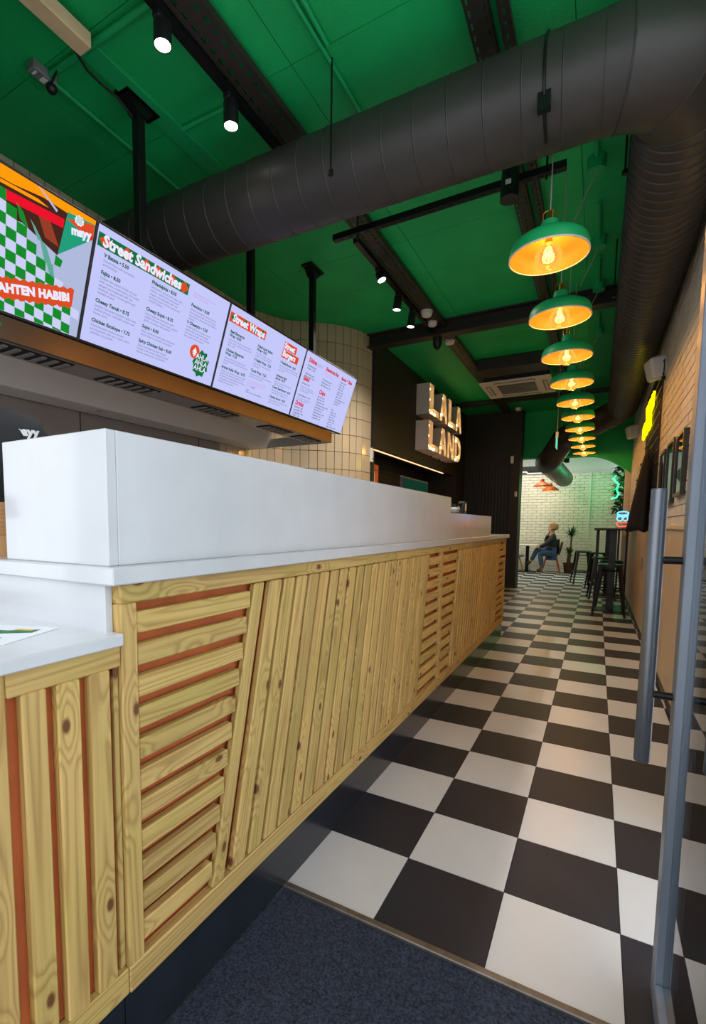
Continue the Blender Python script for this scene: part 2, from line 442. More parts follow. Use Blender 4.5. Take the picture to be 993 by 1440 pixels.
# opening to the back room: green downstand with a rounded corner, white pier
def arch_poly():
    p = [(.62, ZC), (.62, 2.2)]
    for k in range(0, 13):
        x = .34-.69*k/12; p.append((x, 2.545-.72*(x+.35)**2))
    p += [(-1.47, 2.56), (-2.6, 2.56), (-2.6, ZC)]
    return p
bm = bmesh.new(); extrude(bm, arch_poly(), (0, 9.05, 0), (1, 0, 0), (0, 0, 1), (0, 1, 0), .2)
struct(obj('wall_downstand', bm, 'green'))
struct(box('wall_pier', (.275, .62, 9.06, 9.25, 0, 2.34), 'render'))

# back room
wb = struct(box('wall_back', (-3.4, .62, 13.13, 13.3, 0, 2.62), 'mortar'))
bm = bmesh.new(); z = .0; row = 0
while z < 2.6:
    x = -2.6 - (.1125 if row % 2 else 0)
    while x < .42:
        bx(bm, x, min(.45, x+.215), 13.118-rnd.random()*.008, 13.14, z, min(2.62, z+.066)); x += .225
    z += .075; row += 1
stuff(obj('brick_courses', bm, 'brick', wb))
box('white_conduit', (-.36, -.32, 13.085, 13.12, .9, 2.62), 'render', wb)
struct(box('wall_back_right', (.45, .62, 9.25, 13.13, 0, 3.6), 'render'))
struct(box('wall_back_left', (-3.4, -3.3, 8.9, 13.13, 0, 3.6), 'render'))
struct(box('wall_clerestory', (-3.4, .62, 13.5, 13.6, 2.3, 3.7), 'yard'))
cb = struct(box('ceiling_back', (-3.4, .62, 9.25, 13.6, 3.6, 3.7), 'render'))
tag(box('window_blind_box', (-2.45, -1.2, 13.2, 13.5, 2.72, 2.86), 'blackmetal'), 'dark roller box above the white brick back wall', 'blind box')
bm = bmesh.new(); sweep(bm, [(-2.6, 13.09, 2.70), (-1.9, 13.09, 2.70), (-1.86, 13.09, 2.65), (-1.2, 13.09, 2.65)], .022, 8)
tag(obj('white_pipe', bm, 'whiteplastic', smooth=True), 'white pipe stepping along the top of the brick back wall', 'pipe')

# black sign wall with a lit recess
wk = struct(box('wall_left', (-2.75, -2.55, 3.98, 8.9, 2.17, ZC), 'black_paint'))
box('lower_wall', (-2.75, -2.55, 3.98, 8.9, 0, 1.0), 'black_paint', wk)
box('recess_end', (-2.75, -2.55, 8.0, 8.9, 1.0, 2.17), 'black_paint', wk)
box('recess_jamb', (-2.75, -2.55, 3.96, 4.03, 1.0, 2.17), 'black_paint', wk)
box('recess_back', (-3.2, -3.1, 3.9, 8.9, 0, ZC), 'black_paint', wk)
box('recess_end_panel', (-3.12, -2.75, 8.0, 8.05, 0, ZC), 'black_paint', wk)
box('recess_shelf', (-3.12, -2.53, 4.0, 8.0, .97, 1.01), 'slatblack', wk)
tag(box('led_strip', (-2.556, -2.535, 4.0, 7.1, 2.132, 2.142), 'ledamber'), 'warm orange light strip along the recess under the letters', 'light strip')
we = struct(box('wall_end', (-2.56, -1.47, 8.72, 8.95, 0, ZC), 'black_paint'))
x = -2.54
while x < -1.66:
    box('slat', (x, x+.035, 8.695, 8.722, .05, 2.35), 'slatblack', we); x += .062
box('column_face', (-1.62, -1.47, 8.56, 8.73, 0, 2.6), 'black_paint', we)

# kitchen back wall: tiled, swinging out in a rounded bulge
def catmull(P, n=14):
    out = []
    P = [2*Vector(P[0])-Vector(P[1])]+[Vector(p) for p in P]+[2*Vector(P[-1])-Vector(P[-2])]
    for i in range(1, len(P)-2):
        a, b, c, d = P[i-1:i+3]
        for k in range(n):
            t = k/n; out.append(.5*((2*b)+(c-a)*t+(2*a-5*b+4*c-d)*t*t+(3*b-a-3*c+d)*t**3))
    out.append(P[-2]); return out
path = [Vector((-3.385, -1.3))] + catmull([(-3.385, 2.2), (-3.375, 2.58), (-3.21, 2.99), (-2.98, 3.2), (-2.77, 3.41), (-2.625, 3.68), (-2.58, 3.92), (-2.575, 4.0)])
bm = bmesh.new(); rings = []
for i, p in enumerate(path):
    d = (path[min(i+1, len(path)-1)]-path[max(i-1, 0)]).normalized(); q = p-Vector((d.y, -d.x))*.07
    rings.append([bm.verts.new((p.x, p.y, 0)), bm.verts.new((p.x, p.y, ZC)), bm.verts.new((q.x, q.y, ZC)), bm.verts.new((q.x, q.y, 0))])
for a, b in zip(rings, rings[1:]):
    for k in range(4): bm.faces.new((a[k], b[k], b[(k+1) % 4], a[(k+1) % 4]))
bm.faces.new(rings[0]); bm.faces.new(rings[-1][::-1])
wkit = struct(obj('wall_kitchen', bm, 'wallgrout'))
def along(path):
    s = [0]
    for a, b in zip(path, path[1:]): s.append(s[-1]+(b-a).length)
    return s
SL = along(path)
def at_len(s):
    for i in range(len(SL)-1):
        if s <= SL[i+1]:
            t = (s-SL[i])/max(1e-9, SL[i+1]-SL[i]); return path[i].lerp(path[i+1], t), (path[i+1]-path[i]).normalized()
    return path[-1], (path[-1]-path[-2]).normalized()
TW, TH = .1, .2; s = .02; ncol = int((SL[-1]-.02)/TW)
for k in range(ncol):
    p, d = at_len(.02+(k+.5)*TW); nrm = Vector((d.y, -d.x))
    for r in range(11):
        zt = ZC-r*TH; zm = zt-TH/2
        if p.y < 2.15 and r > 0: continue
        if p.y < .8 and False: continue
        if zm < 1.35: continue
        board('wall_tile', wkit, (p.x+nrm.x*.001, p.y+nrm.y*.001, zm), (d.x, d.y, 0), (0, 0, 1), rect(TW-.005, TH-.005), .008, 'walltile', bev=.0015)
# splashback below the hood
sp = struct(box('wall_splashback', (-3.38, -3.355, -1.3, 2.1, .9, 2.0), 'stainless_dk'))
for y in (-.6, .6, 1.8): box('panel_joint', (-3.357, -3.351, y, y+.006, .9, 2.0), 'dark_steel', sp)
# shop front beside and over the doorway
struct(box('wall_front', (-3.46, -1.55, -1.42, -1.34, 2.35, ZC), 'render'))
struct(box('wall_front_sill', (-3.46, -1.55, -1.42, -1.34, 0, .96), 'render'))
struct(box('wall_front_post', (-1.6, -1.52, -1.42, -1.34, .96, 2.35), 'dark_steel'))
struct(box('wall_front_header', (-1.55, .62, -1.42, -1.34, 3.1, ZC), 'dark_steel'))

# ------------------------------------------------------------------ COUNTER
XF = -.962; TB = .022
counter = thing('service_counter', 'long treated-pine clad serving counter with slanted boards and slatted panels', 'counter', (-1.25, 1.5, 0))
box('carcass', (-1.5, -.992, -.985, 3.93, .17, 1.088), 'terracotta', counter)
box('toe_board', (-1.45, -.977, -.985, 3.93, 0, .185), 'toe', counter)
EY, EZ, EX = Vector((0, 1, 0)), Vector((0, 0, 1)), Vector((1, 0, 0))
def hboard(name, par, y0, y1, z0, z1, xf=XF, t=TB):
    return board(name, par, (xf-t, (y0+y1)/2, (z0+z1)/2), EY, EZ, rect(y1-y0, z1-z0), t, 'pine')
def vboard(name, par, y0, y1, z0, z1, xf=XF, t=TB):   # ex up, ey = -Y  ->  ez = +X
    return board(name, par, (xf-t, (y0+y1)/2, (z0+z1)/2), EZ, -EY, rect(z1-z0, y1-y0), t, 'pine')
hboard('top_rail', counter, -.983, .62, 1.048, 1.09, XF+.002, .03); hboard('top_rail', counter, .622, 2.3, 1.048, 1.09, XF+.002, .03); hboard('top_rail', counter, 2.302, 3.93, 1.048, 1.09, XF+.002, .03)
hboard('bottom_rail', counter, -.983, .9, .18, .242, XF+.002, .03); hboard('bottom_rail', counter, .902, 2.6, .18, .242, XF+.002, .03); hboard('bottom_rail', counter, 2.602, 3.93, .18, .242, XF+.002, .03)
vboard('post', counter, -.983, -.941, .242, 1.048, XF+.001, .03)
vboard('post', counter, 1.405, 1.462, .242, 1.048); vboard('post', counter, 3.885, 3.93, .242, 1.048, XF+.001, .03)
ZB, ZT = .243, 1.046; SL_ = .193          # slanted boards lean by SL_ over their height
ang = math.atan2(SL_, ZT-ZB); dv = Vector((0, math.sin(ang), math.cos(ang))); dn = Vector((0, -math.cos(ang), math.sin(ang)))
def sboard(yb, w):
    """slanted board, foot at y=yb..yb+w, ends cut level"""
    H = ZT-ZB; c = Vector((XF-TB, yb+w/2+SL_/2, (ZB+ZT)/2)); poly = []
    for dy, dz in ((-w/2+-SL_/2, -H/2), (w/2-SL_/2, -H/2), (w/2+SL_/2, H/2), (-w/2+SL_/2, H/2)):
        v = Vector((0, dy, dz)); poly.append((v.dot(dv), v.dot(dn)))
    board('slanted_board', counter, c, dv, dn, poly, TB, 'pine', .004)
def sloped_field(y0, y1):
    p = .0775; n = round((y1-y0)/p); p = (y1-y0)/n
    for i in range(n): sboard(y0+i*p, p*.79 if i else p*.6)
sloped_field(-.715, 1.0); sloped_field(1.70, 3.42)
def y_edge(yb, z): return yb+SL_*(z-ZB)/(ZT-ZB)
slats_z = [(1.026-.0706*i-.047, 1.026-.0706*i) for i in range(11)]
for z0, z1 in slats_z:
    zm = (z0+z1)/2
    hboard('slat', counter, -.940, y_edge(-.715, z0)-.004, z0, z1, XF-.002, .024)
    hboard('slat', counter, y_edge(1.0, z1)+.002, 1.404, z0, z1, XF-.002, .024)
    hboard('slat', counter, 1.463, y_edge(1.70, z0)-.004, z0, z1, XF-.002, .024)
    hboard('slat', counter, y_edge(3.42, z1)+.002, 3.884, z0, z1, XF-.002, .024)

wt = box('worktop', (-1.56, -.945, -1.012, 4.03, 1.09, 1.126), 'quartz', bev=.003)
tag(wt, 'long white quartz worktop running along the pine counter', 'worktop')
ups = thing('counter_screen', 'tall white quartz screen standing on the long worktop, stepping down at its far end', 'counter screen', (-1.1, 1.0, 1.126))
box('front_panel', (-1.015, -.985, -.9645, 1.70, 1.126, 1.405), 'quartz', ups, bev=.002)
box('end_panel', (-1.362, -.985, -.99, -.965, 1.126, 1.405), 'quartz', ups, bev=.002)
box('low_panel', (-1.015, -.985, 1.70, 3.16, 1.126, 1.303), 'quartz', ups, bev=.002)
box('top_shelf', (-1.362, -1.0155, -.9645, 1.70, 1.383, 1.403), 'quartz', ups)
box('low_shelf', (-1.3, -1.0155, 1.705, 3.16, 1.283, 1.303), 'quartz', ups)

ledge = thing('ledge_cabinet', 'low pine-boarded cabinet with upright boards at the counter end', 'cabinet', (-1.2, -1.15, 0))
box('carcass', (-1.46, -.984, -1.305, -.988, .17, .963), 'terracotta', ledge)
box('toe_board', (-1.42, -.977, -1.305, -.988, 0, .185), 'toe', ledge)
hboard('top_rail', ledge, -1.212, -.984, .919, .964, XF, .0215)
vboard('end_stile', ledge, -1.31, -1.213, .182, .964, XF, .0215)
for y0, y1 in ((-1.188, -1.143), (-1.124, -1.077), (-1.057, -1.011)): vboard('upright_board', ledge, y0, y1, .243, .919, XF, .021)
hboard('bottom_rail', ledge, -1.212, -.984, .182, .243, XF, .0215)
vboard('filler_strip', ledge, -.997, -.9845, .243, .919, XF-.008, .014)
lt = box('ledge_worktop', (-1.52, -.950, -1.32, -.9842, .964, .990), 'quartz', bev=.003)
tag(lt, 'low white quartz ledge on the pine-boarded end cabinet', 'worktop')
ris = box('quartz_riser', (-1.5, -.985, -1.0, -.9845, .990, 1.0895), 'quartz')
tag(ris, 'white quartz riser between the low ledge and the worktop', 'riser')

# ------------------------------------------------------------------ MENU SCREENS
TO = Vector((-2.2, 0, 2.605)); TD = Vector((-.17, 0, -.485)).normalized(); TU = -TD; TN = EY.cross(TU)
def tp(s, t, off=0): return TO+EY*s+TD*t+TN*off
def screen_thing(y0, y1, label):
    th = thing('menu_screen', label, 'screen', tp((y0+y1)/2, .52, -.03), 'menu screens over the hood')
    bm = bmesh.new(); extrude(bm, [(y0, -.012), (y1, -.012), (y1, .532), (y0, .532)], tp(0, 0, -.045), EY, TD, TN, .045, .004)
    obj('casing', bm, 'blackplastic', th)
    return th
def sheet(name, par, pts, m, off):
    bm = bmesh.new(); bm.faces.new([bm.verts.new(tp(s, t, off)) for s, t in pts])
    me = bpy.data.meshes.new(name); bm.normal_update(); bm.to_mesh(me); bm.free(); me.materials.append(TV[m])
    return link(name, me, par)
def sheets(name, par, polys, m, off):
    if len(polys) < 10:
        for pts in polys: sheet(name, par, pts, m, off)
        return
    bm = bmesh.new()
    for pts in polys: bm.faces.new([bm.verts.new(tp(s, t, off)) for s, t in pts])
    me = bpy.data.meshes.new(name); bm.to_mesh(me); bm.free(); me.materials.append(TV[m]); return link(name, me, par)
def r4(s0, s1, t0, t1): return [(s0, t0), (s1, t0), (s1, t1), (s0, t1)]
def txt(par, body, size, s, t, m, bold=0, name='menu_text', spacing=.95, align='LEFT', off=.0032, width=1.0):
    return lettering(name, body, size, tp(s, t, off), EY, TU, TV[m], par, bold, align, spacing, width)
edges = [-1.025, -.077, .880, 1.820, 2.757]
def panel(par, y0, y1): return sheet('display', par, r4(y0+.009, y1-.009, .0, .518), 'bg', .0012)
def dish(par, s, t, name, price, body, hs=.0235, bs=.0165, lead=False):
    txt(par, name + ' • ' + price if price else name, hs, s, t, 'head', .0009, 'dish_name')
    n = name.count('\n')
    if body: txt(par, body, bs, s, t+.0215+n*.024, 'grey', .00005, 'dish_description', spacing=1.02)

# screen 1: picture
t1 = screen_thing(edges[0], edges[1], 'screen with a green chequered cloth picture and an orange SAHTEN HABIBI banner')
a0, a1 = edges[0]+.009, edges[1]-.009
d1 = sheet('display', t1, r4(a0, a1, 0, .518), 'pale', .0012)
sheet('dark_backdrop', d1, [(a0, 0), (-.215, 0), (-.236, .214), (-.40, .16), (a0, .25)], 'brown', .0016)
sheet('amber_light', d1, [(a0, 0), (a1, 0), (a1, .015), (-.215, .035), (-.33, .03), (-.45, .045), (a0, .06)], 'amber', .0020)
sheet('amber_streak', d1, [(a0, .075), (-.5, .05), (-.35, .045), (-.30, .055), (-.36, .058), (-.5, .062), (a0, .09)], 'amber', .0020)
sheet('red_ribbon', d1, [(a0, .085), (-.496, .076), (-.229, .064), (-.229, .1), (-.36, .104), (-.492, .112), (a0, .13)], 'hot', .0021)
sheet('rust_shape', d1, [(-.35, .085), (-.30, .08), (-.236, .18), (-.30, .17)], 'rust', .0020)
sheet('pen_shape', d1, [(-.357, -.0), (-.345, .002), (-.262, .046), (-.268, .055)], 'pale', .0023)
cell = {'chg': [], 'chw': []}
o0 = Vector((-.468, .117)); cu_ = Vector((.043, .005)); cv_ = Vector((.0045, .0405))
for i in range(-14, 10):
    for j in range(-3, 12):
        q = [o0+cu_*(i+a)+cv_*(j+b) for a, b in ((0, 0), (1, 0), (1, 1), (0, 1))]
        if min(v.x for v in q) < a0 or max(v.x for v in q) > -.088 or max(v.y for v in q) > .518 or min(v.y for v in q) < .02: continue
        if (q[0].y+q[2].y)/2 < .085+.86*((q[0].x+q[2].x)/2+.49): continue
        cell['chg' if (i+j) % 2 == 0 else 'chw'].append([tuple(v) for v in q])
# fill the lower edge of the cloth with clipped cells
for i in range(-14, 10):
    for j in range(-3, 12):
        q = [o0+cu_*(i+a)+cv_*(j+b) for a, b in ((0, 0), (1, 0), (1, 1), (0, 1))]
        if (q[0].y+q[2].y)/2 > .085+.86*((q[0].x+q[2].x)/2+.49) and min(v.y for v in q) < .517 < max(v.y for v in q) and min(v.x for v in q) >= a0 and max(v.x for v in q) <= -.088:
            cell['chg' if (i+j) % 2 == 0 else 'chw'].append([(v.x, min(v.y, .517)) for v in q])
sheets('green_checks', d1, cell['chg'], 'chg', .0024); sheets('white_checks', d1, cell['chw'], 'chw', .0024)
sheets('cloth_fringe', d1, [[(-.37, .13), (-.345, .15), (-.30, .20), (-.33, .19)], [(-.32, .185), (-.29, .20), (-.25, .27), (-.29, .26)], [(-.285, .25), (-.25, .26), (-.235, .31), (-.26, .30)]], 'teal2', .0027)
sheets('cloth_fringe', d1, [[(-.43, .10), (-.40, .12), (-.37, .17), (-.41, .15)], [(-.245, .215), (-.21, .225), (-.215, .255), (-.245, .255)], [(-.28, .30), (-.245, .31), (-.23, .345), (-.25, .34)]], 'chg', .0027)
sheet('leaflet', d1, [(-.217, .0), (a1, .0), (a1, .08), (-.236, .21)], 'teal', .0028)
sheet('leaflet_amber', d1, [(-.217, .0), (a1, .0), (a1, .018), (-.219, .03)], 'amber', .0030)
sheet('leaflet_band', d1, [(-.222, .055), (-.09, .02), (a1, .07), (-.15, .075)], 'orange', .0030)
bst = [(-.163+(.024 if k % 2 else .020)*math.cos(k*math.pi/9), .038+(.022 if k % 2 else .018)*math.sin(k*math.pi/9)) for k in range(18)]
sheet('burst_badge', d1, bst, 'white', .0032)
txt(d1, 'AHLA\nAHLA\nAHLA', .0105, -.163, .030, 'teal', .0002, 'badge_lettering', align='CENTER', off=.0036, spacing=.9)
lo = txt(d1, 'mayy', .046, -.190, .103, 'white', .0028, 'logo_lettering', off=.0036)
lo.rotation_euler.rotate_axis('Z', .20)
sheet('red_dot', d1, [(-.105, .072), (-.09, .068), (-.088, .085), (-.105, .088)], 'hot', .0034)
zig = []
for k in range(25): zig.append((-.60+k*.0195, .432-.0022*k*.98*1.9-(.006 if k % 2 else 0)))
zig = [(-.62+i*(.484/28), .434+(-.62+i*(.484/28)+.62)*-.235-(.009 if i % 2 else 0)) for i in range(29)]
low = [(s_, t_+.074+(.018 if i % 2 else 0)-(0 if i % 2 else .0)) for i, (s_, t_) in enumerate(zig)]
sheet('orange_banner', d1, zig+low[::-1], 'orange', .0034)
bn = txt(d1, 'SAHTEN HABIBI', .0465, -.150, .375, 'white', .0029, 'banner_lettering', off=.0040, width=1.04, align='RIGHT')
bn.rotation_euler.rotate_axis('Z', .235)

# screen 2: street sandwiches
t2 = screen_thing(edges[1], edges[2], 'menu screen headed Street Sandwiches on a green banner')
d2 = panel(t2, edges[1], edges[2])
sheet('banner', d2, r4(-.062, .527, .030, .089), 'green', .0018)
def diamond(s, t, w, h): return [(s-w, t), (s, t-h), (s+w, t), (s, t+h)]
sheets('banner_pattern', d2, [diamond(s_, .0595, .036, .0295) for s_ in (-.02, .10, .22, .30, .40, .49)], 'orange', .0022)
txt(d2, 'Street Sandwiches', .068, -.034, .080, 'white', .0030, 'banner_lettering', width=1.0)
G1 = 'Grilled thin sliced chicken breast\nwith onions, mushrooms and sweet\npepper accompanied with our\naromatic sauce, house spices and\nmelted cheese'
dish(d2, -.018, .122, 'V Batata', '5.50', 'French fries with tomatoes\nand ketchup')
dish(d2, -.020, .198, 'Fajita', '8.50', G1)
dish(d2, -.024, .326, 'Cheesy Taouk', '8.75', 'Grilled marinated chicken cutlet with\nmelted cheese, coleslaw, pickles and\nhouse sauce')
dish(d2, -.027, .418, 'Chicken Escalope', '7.75', 'Fried breaded chicken breast\naccompanied with our house sauce,\ncoleslaw and pickles')
dish(d2, .274, .124, 'Philadelphia', '8.50', 'Grilled thin sliced beef steak with\nonions, mushrooms and sweet\npepper accompanied with our\naromatic sauce, house spices and\nmelted cheese')
dish(d2, .270, .259, 'Cheesy Sojok', '8.75', 'Spicy Lebanese beef patty with\nmelted cheese, house sauce, spread\ngarlic, tomatoes and pickles')
dish(d2, .266, .349, 'Sojok', '8.00', 'Spicy Lebanese beef patty with garlic\nsauce, lettuce, tomato and pickles')
dish(d2, .262, .425, 'Spicy Chicken Sub', '8.00', 'Spicy marinated grilled chicken\nbreast with honey mustard sauce,\nlettuce, sweetcorn and pickles')
dish(d2, .567, .129, 'Francisco', '8.00', 'Grilled marinated chicken breast\naccompanied with avocado sauce,\nmayonnaise, sweetcorn and melted\ncheese')
dish(d2, .562, .226, 'V Cheesyto', '7.50', 'Grilled halloumi cheese, onions,\nmushroom and sweet pepper\naccompanied with our aromatic\nsauce and melted cheese')
txt(d2, 'All sandwiches are served with\nfries or house salad', .0145, .570, .060, 'pink', .0001, 'menu_note', spacing=1.1)
bst = [(.742+(.072 if k % 2 else .058)*math.cos(k*math.pi/9), .412+(.083 if k % 2 else .069)*math.sin(k*math.pi/9)) for k in range(18)]
sheet('burst_badge', d2, bst, 'green', .0018)
sheet('red_roundel', d2, [(.672+.040*math.cos(k*math.pi/12), .357+.040*math.sin(k*math.pi/12)) for k in range(24)], 'orange', .0022)
sheet('tree_symbol', d2, [(.672, .332), (.692, .362), (.680, .362), (.690, .374), (.677, .374), (.677, .384), (.667, .384), (.667, .374), (.654, .374), (.664, .362), (.652, .362)], 'white', .0026)
txt(d2, 'AHLA\nAHLA\nAHLA', .041, .742, .388, 'white', .0008, 'badge_lettering', align='CENTER', spacing=.82)

# screen 3: wraps and burgers
t3 = screen_thing(edges[2], edges[3], 'menu screen headed Street Wraps and Street Burgers')
d3 = panel(t3, edges[2], edges[3])
sheet('banner', d3, r4(.896, 1.284, .040, .098), 'orange', .0018)
sheets('banner_pattern', d3, [diamond(s_, .069, .032, .029) for s_ in (.935, 1.05, 1.16, 1.245)], 'green', .0022)
txt(d3, 'Street Wraps', .0625, .926, .088, 'white', .0029, 'banner_lettering')
sheet('banner', d3, r4(1.517, 1.686, .030, .083), 'orange', .0018); sheet('banner', d3, r4(1.515, 1.740, .088, .142), 'orange', .0018)
sheets('banner_pattern', d3, [diamond(1.615, .060, .03, .022), diamond(1.635, .112, .03, .024)], 'green', .0022)
txt(d3, 'Street', .056, 1.521, .074, 'white', .0026, 'banner_lettering'); txt(d3, 'Burgers', .056, 1.521, .130, 'white', .0026, 'banner_lettering')
dish(d3, .931, .157, 'Beef Shawarma\nWrap', '8.00', 'Lettuce, thin sliced marinated beef,\nsweet onions, tomatoes, parsley and\ntahini sauce')
dish(d3, .931, .271, 'Chicken Shawarma\nWrap', '7.25', 'Lettuce, sliced marinated chicken\nshawarma, garlic, pickles, parsley and\npickles')
dish(d3, .925, .380, 'Arayes Kafta Wrap', '8.75', 'Grilled minced lamb, onions and mixed\nparsley with tomatoes spread on our\ntraditional flat bread grilled and served\nwith yoghurt and lemon sauce,\nparsley and house salad')
dish(d3, 1.226, .158, 'Pulled Lamb Batata\nWrap', '8.25', 'French fries, garlic sauce and\npickles, in a wrap and grilled')
dish(d3, 1.224, .250, 'V Falafel Wrap', '7.25', 'Crispy falafel, salad, pickles and\ntahini sauce')
dish(d3, 1.217, .325, 'Taouk Wrap', '7.25', 'Grilled marinated chicken with lettuce,\ngarlic sauce and pickles')
txt(d3, 'All wraps can be made in a box with\nfries or rice, salad and house sauce\nof your choice', .0145, 1.210, .395, 'pink', .0001, 'menu_note', spacing=1.1)
txt(d3, '+ 3.50', .0165, 1.262, .432, 'ink', .0003, 'price')
txt(d3, '• Vegan\n• Please ask our team about allergens', .0125, 1.215, .458, 'ink', .0001, 'menu_note', spacing=1.1)
dish(d3, 1.521, .184, 'V Falafel Burger', '8.00', 'Falafel patty, lettuce, tomatoes, pickles\nand our house tahini sauce in a toasted\nbrioche bun')
dish(d3, 1.515, .282, 'Lebanese Style\nBurger', '8.75', 'Beef patty, coleslaw, fries, tomato,\nketchup and cheese')
dish(d3, 1.505, .371, 'Classic Beef Burger', '8.50', 'Beef patty, lettuce, tomato, onion,\ncheese and house burger sauce')
dish(d3, 1.500, .444, 'Chicken Burger', '8.50', 'Crispy chicken breast, lettuce, cheese,\npickles and mayonnaise')

# screen 4: dishes, salad, drinks
t4 = screen_thing(edges[3], edges[4], 'menu screen with red headings Dishes, Salad, Drinks and Chips')
d4 = panel(t4, edges[3], edges[4])
def head(s, t, b, w=.046): txt(d4, b, w, s, t, 'red', .0022, 'heading')
def rows(s, t, L_, m='ink', size=.0195, sp=1.12): txt(d4, '\n'.join(L_), size, s, t, m, .0003, 'menu_rows', spacing=sp)
head(1.883, .070, 'Dishes'); txt(d4, 'served with rice\nand house salad', .013, 2.02, .058, 'grey', .0001, 'menu_note')
rows(1.883, .104, ['Shawarma Beef or', 'Chicken • 14.50', '', 'Shish Taouk and', 'Mixed Grill • 15.50'], 'head')
head(1.872, .217, 'Salad'); rows(1.871, .249, ['Fattoush • 6.00'], 'head')
txt(d4, 'Fresh mixed salad leaves, tomato,\ncucumber, radish, toasted pitta and\npomegranate dressing', .015, 1.866, .275, 'grey', .0001, 'dish_description', spacing=1.05)
rows(1.864, .345, ['Lamb Tabbouleh • 6.50'], 'head')
txt(d4, 'Parsley, bulgur wheat, tomato and\nonion with lemon dressing', .015, 1.862, .367, 'grey', .0001, 'dish_description', spacing=1.05)
head(1.858, .420, 'Drinks'); rows(1.858, .445, ['Soft drink • 2.00', 'Lemonade • 3.00', 'Orange juice • 3.00', 'Water • 1.50'])
head(2.166, .065, 'Shawarma Box', .039)
txt(d4, 'Choose a box with rice or\nchips, salad and two sauces', .0145, 2.164, .094, 'pink', .0001, 'menu_note', spacing=1.1)
rows(2.158, .150, ['Chicken Shawarma • 9', 'Beef Shawarma • 10', 'Mixed Shawarma • 10'], 'head', .0185, 1.3)
head(2.162, .264, 'Chips')
rows(2.160, .296, ['Skin fries • 3.00', 'Spicy fries • 3.50', 'Cheesy fries • 4.00', 'Garlic fries and cheese • 4.50', 'Halloumi fries • 5.00', 'Sweet fries • 4.00', 'Falafel & hummus • 5.00', 'Mayyan fries • 5.00', 'Loaded fries • 6.00'], 'ink', .0185, 1.22)
head(2.462, .069, 'Sauces & Sides', .037)
rows(2.458, .098, ['Hummus • 4.00', 'Garlic • 1.00', 'Tahini • 1.00', 'Chilli • 1.00', 'Yoghurt • 1.00', 'Pickles • 2.00', 'Bread • 1.00', 'House mayonnaise • 1.00', 'Ketchup • 0.50', 'Rice • 3.00'], 'ink', .0185, 1.18)
rows(2.445, .352, ['Extra', 'Cheese • 1.00', 'Chicken • 2.00', 'Beef • 2.50', 'Halloumi • 2.00', 'Avocado • 1.50', 'Fries • 1.50', 'Jalapeno & sauce • 1.00'], 'ink', .0185, 1.18)

# posts that carry the screens
for i, (px, py, lab) in enumerate(((-2.355, .31, 'first black ceiling post carrying the menu screens, by the beige batten'), (-2.41, 1.36, 'black ceiling post carrying the Street Wraps screen'), (-2.395, 2.23, 'black ceiling post carrying the last menu screen, before the tiled bulge'))):
    th = thing('screen_post', lab, 'post', (px, py, 2.3), 'posts of the menu screens')
    bm = bmesh.new(); bx(bm, px-.025, px+.025, py-.025, py+.025, 2.41, ZC-.06, .004); obj('post', bm, 'blackmetal', th)
    bm = bmesh.new(); bx(bm, px-.05, px+.05, py-.11, py+.11, ZC-.02, ZC); extrude(bm, [(-.09, 0), (.09, 0), (.03, -.06), (-.03, -.06)], (px-.035, py, ZC-.02), EY, EZ, EX, .07)
    obj('ceiling_bracket', bm, 'blackmetal', th)
    box('screen_clamp', (px-.05, px-.0, py-.06, py+.06, 2.41, 2.47), 'blackmetal', th)

# ------------------------------------------------------------------ EXTRACTION HOOD
hood = thing('extraction_hood', 'long stainless steel extraction hood under the menu screens', 'hood', (-2.85, .6, 2.0))
box('front_fascia', (-2.392, -2.374, -1.3, 2.58, 1.998, 2.100), 'fascia', hood, bev=.002)
box('upper_fascia', (-2.46, -2.44, -1.3, 2.58, 2.100, 2.355), 'fascia', hood)
box('fascia_return', (-2.44, -2.392, -1.3, 2.58, 2.088, 2.100), 'fascia', hood)
box('end_panel', (-3.37, -2.393, 2.56, 2.58, 1.998, 2.087), 'stainless', hood)
box('top_panel', (-3.37, -2.461, -1.3, 2.559, 2.34, 2.355), 'stainless', hood)
bm = bmesh.new(); extrude(bm, [(-2.393, 2.004), (-2.60, 2.004), (-2.62, 2.02), (-2.393, 2.02)], (0, -1.3, 0), EX, EZ, EY, 3.86)
obj('intake_channel', bm, 'stainless', hood)
bm = bmesh.new(); extrude(bm, [(-2.60, 2.01), (-3.0, 2.22), (-3.0, 2.235), (-2.60, 2.03)], (0, -1.3, 0), EX, EZ, EY, 3.86)
obj('sloping_panel', bm, 'stainless', hood)
bm = bmesh.new(); extrude(bm, [(-3.0, 2.22), (-3.12, 2.0), (-3.34, 2.0), (-3.34, 2.05), (-3.14, 2.05), (-3.02, 2.24)], (0, -1.3, 0), EX, EZ, EY, 3.86)
obj('grease_trough', bm, 'trough', hood)
for y0 in (-1.05, -.42, .14, .88, 1.62, 2.12):
    v = box('intake_grille', (-2.56, -2.43, y0, y0+.36, 1.9985, 2.0045), 'void', hood)
    for k in range(6): box('vane', (-2.555, -2.435, y0+.02+k*.06, y0+.042+k*.06, 1.992, 1.9985), 'stainless_dk', v)
box('trough_clip', (-3.2, -3.16, .62, .65, 1.99, 2.06), 'stainless', hood)

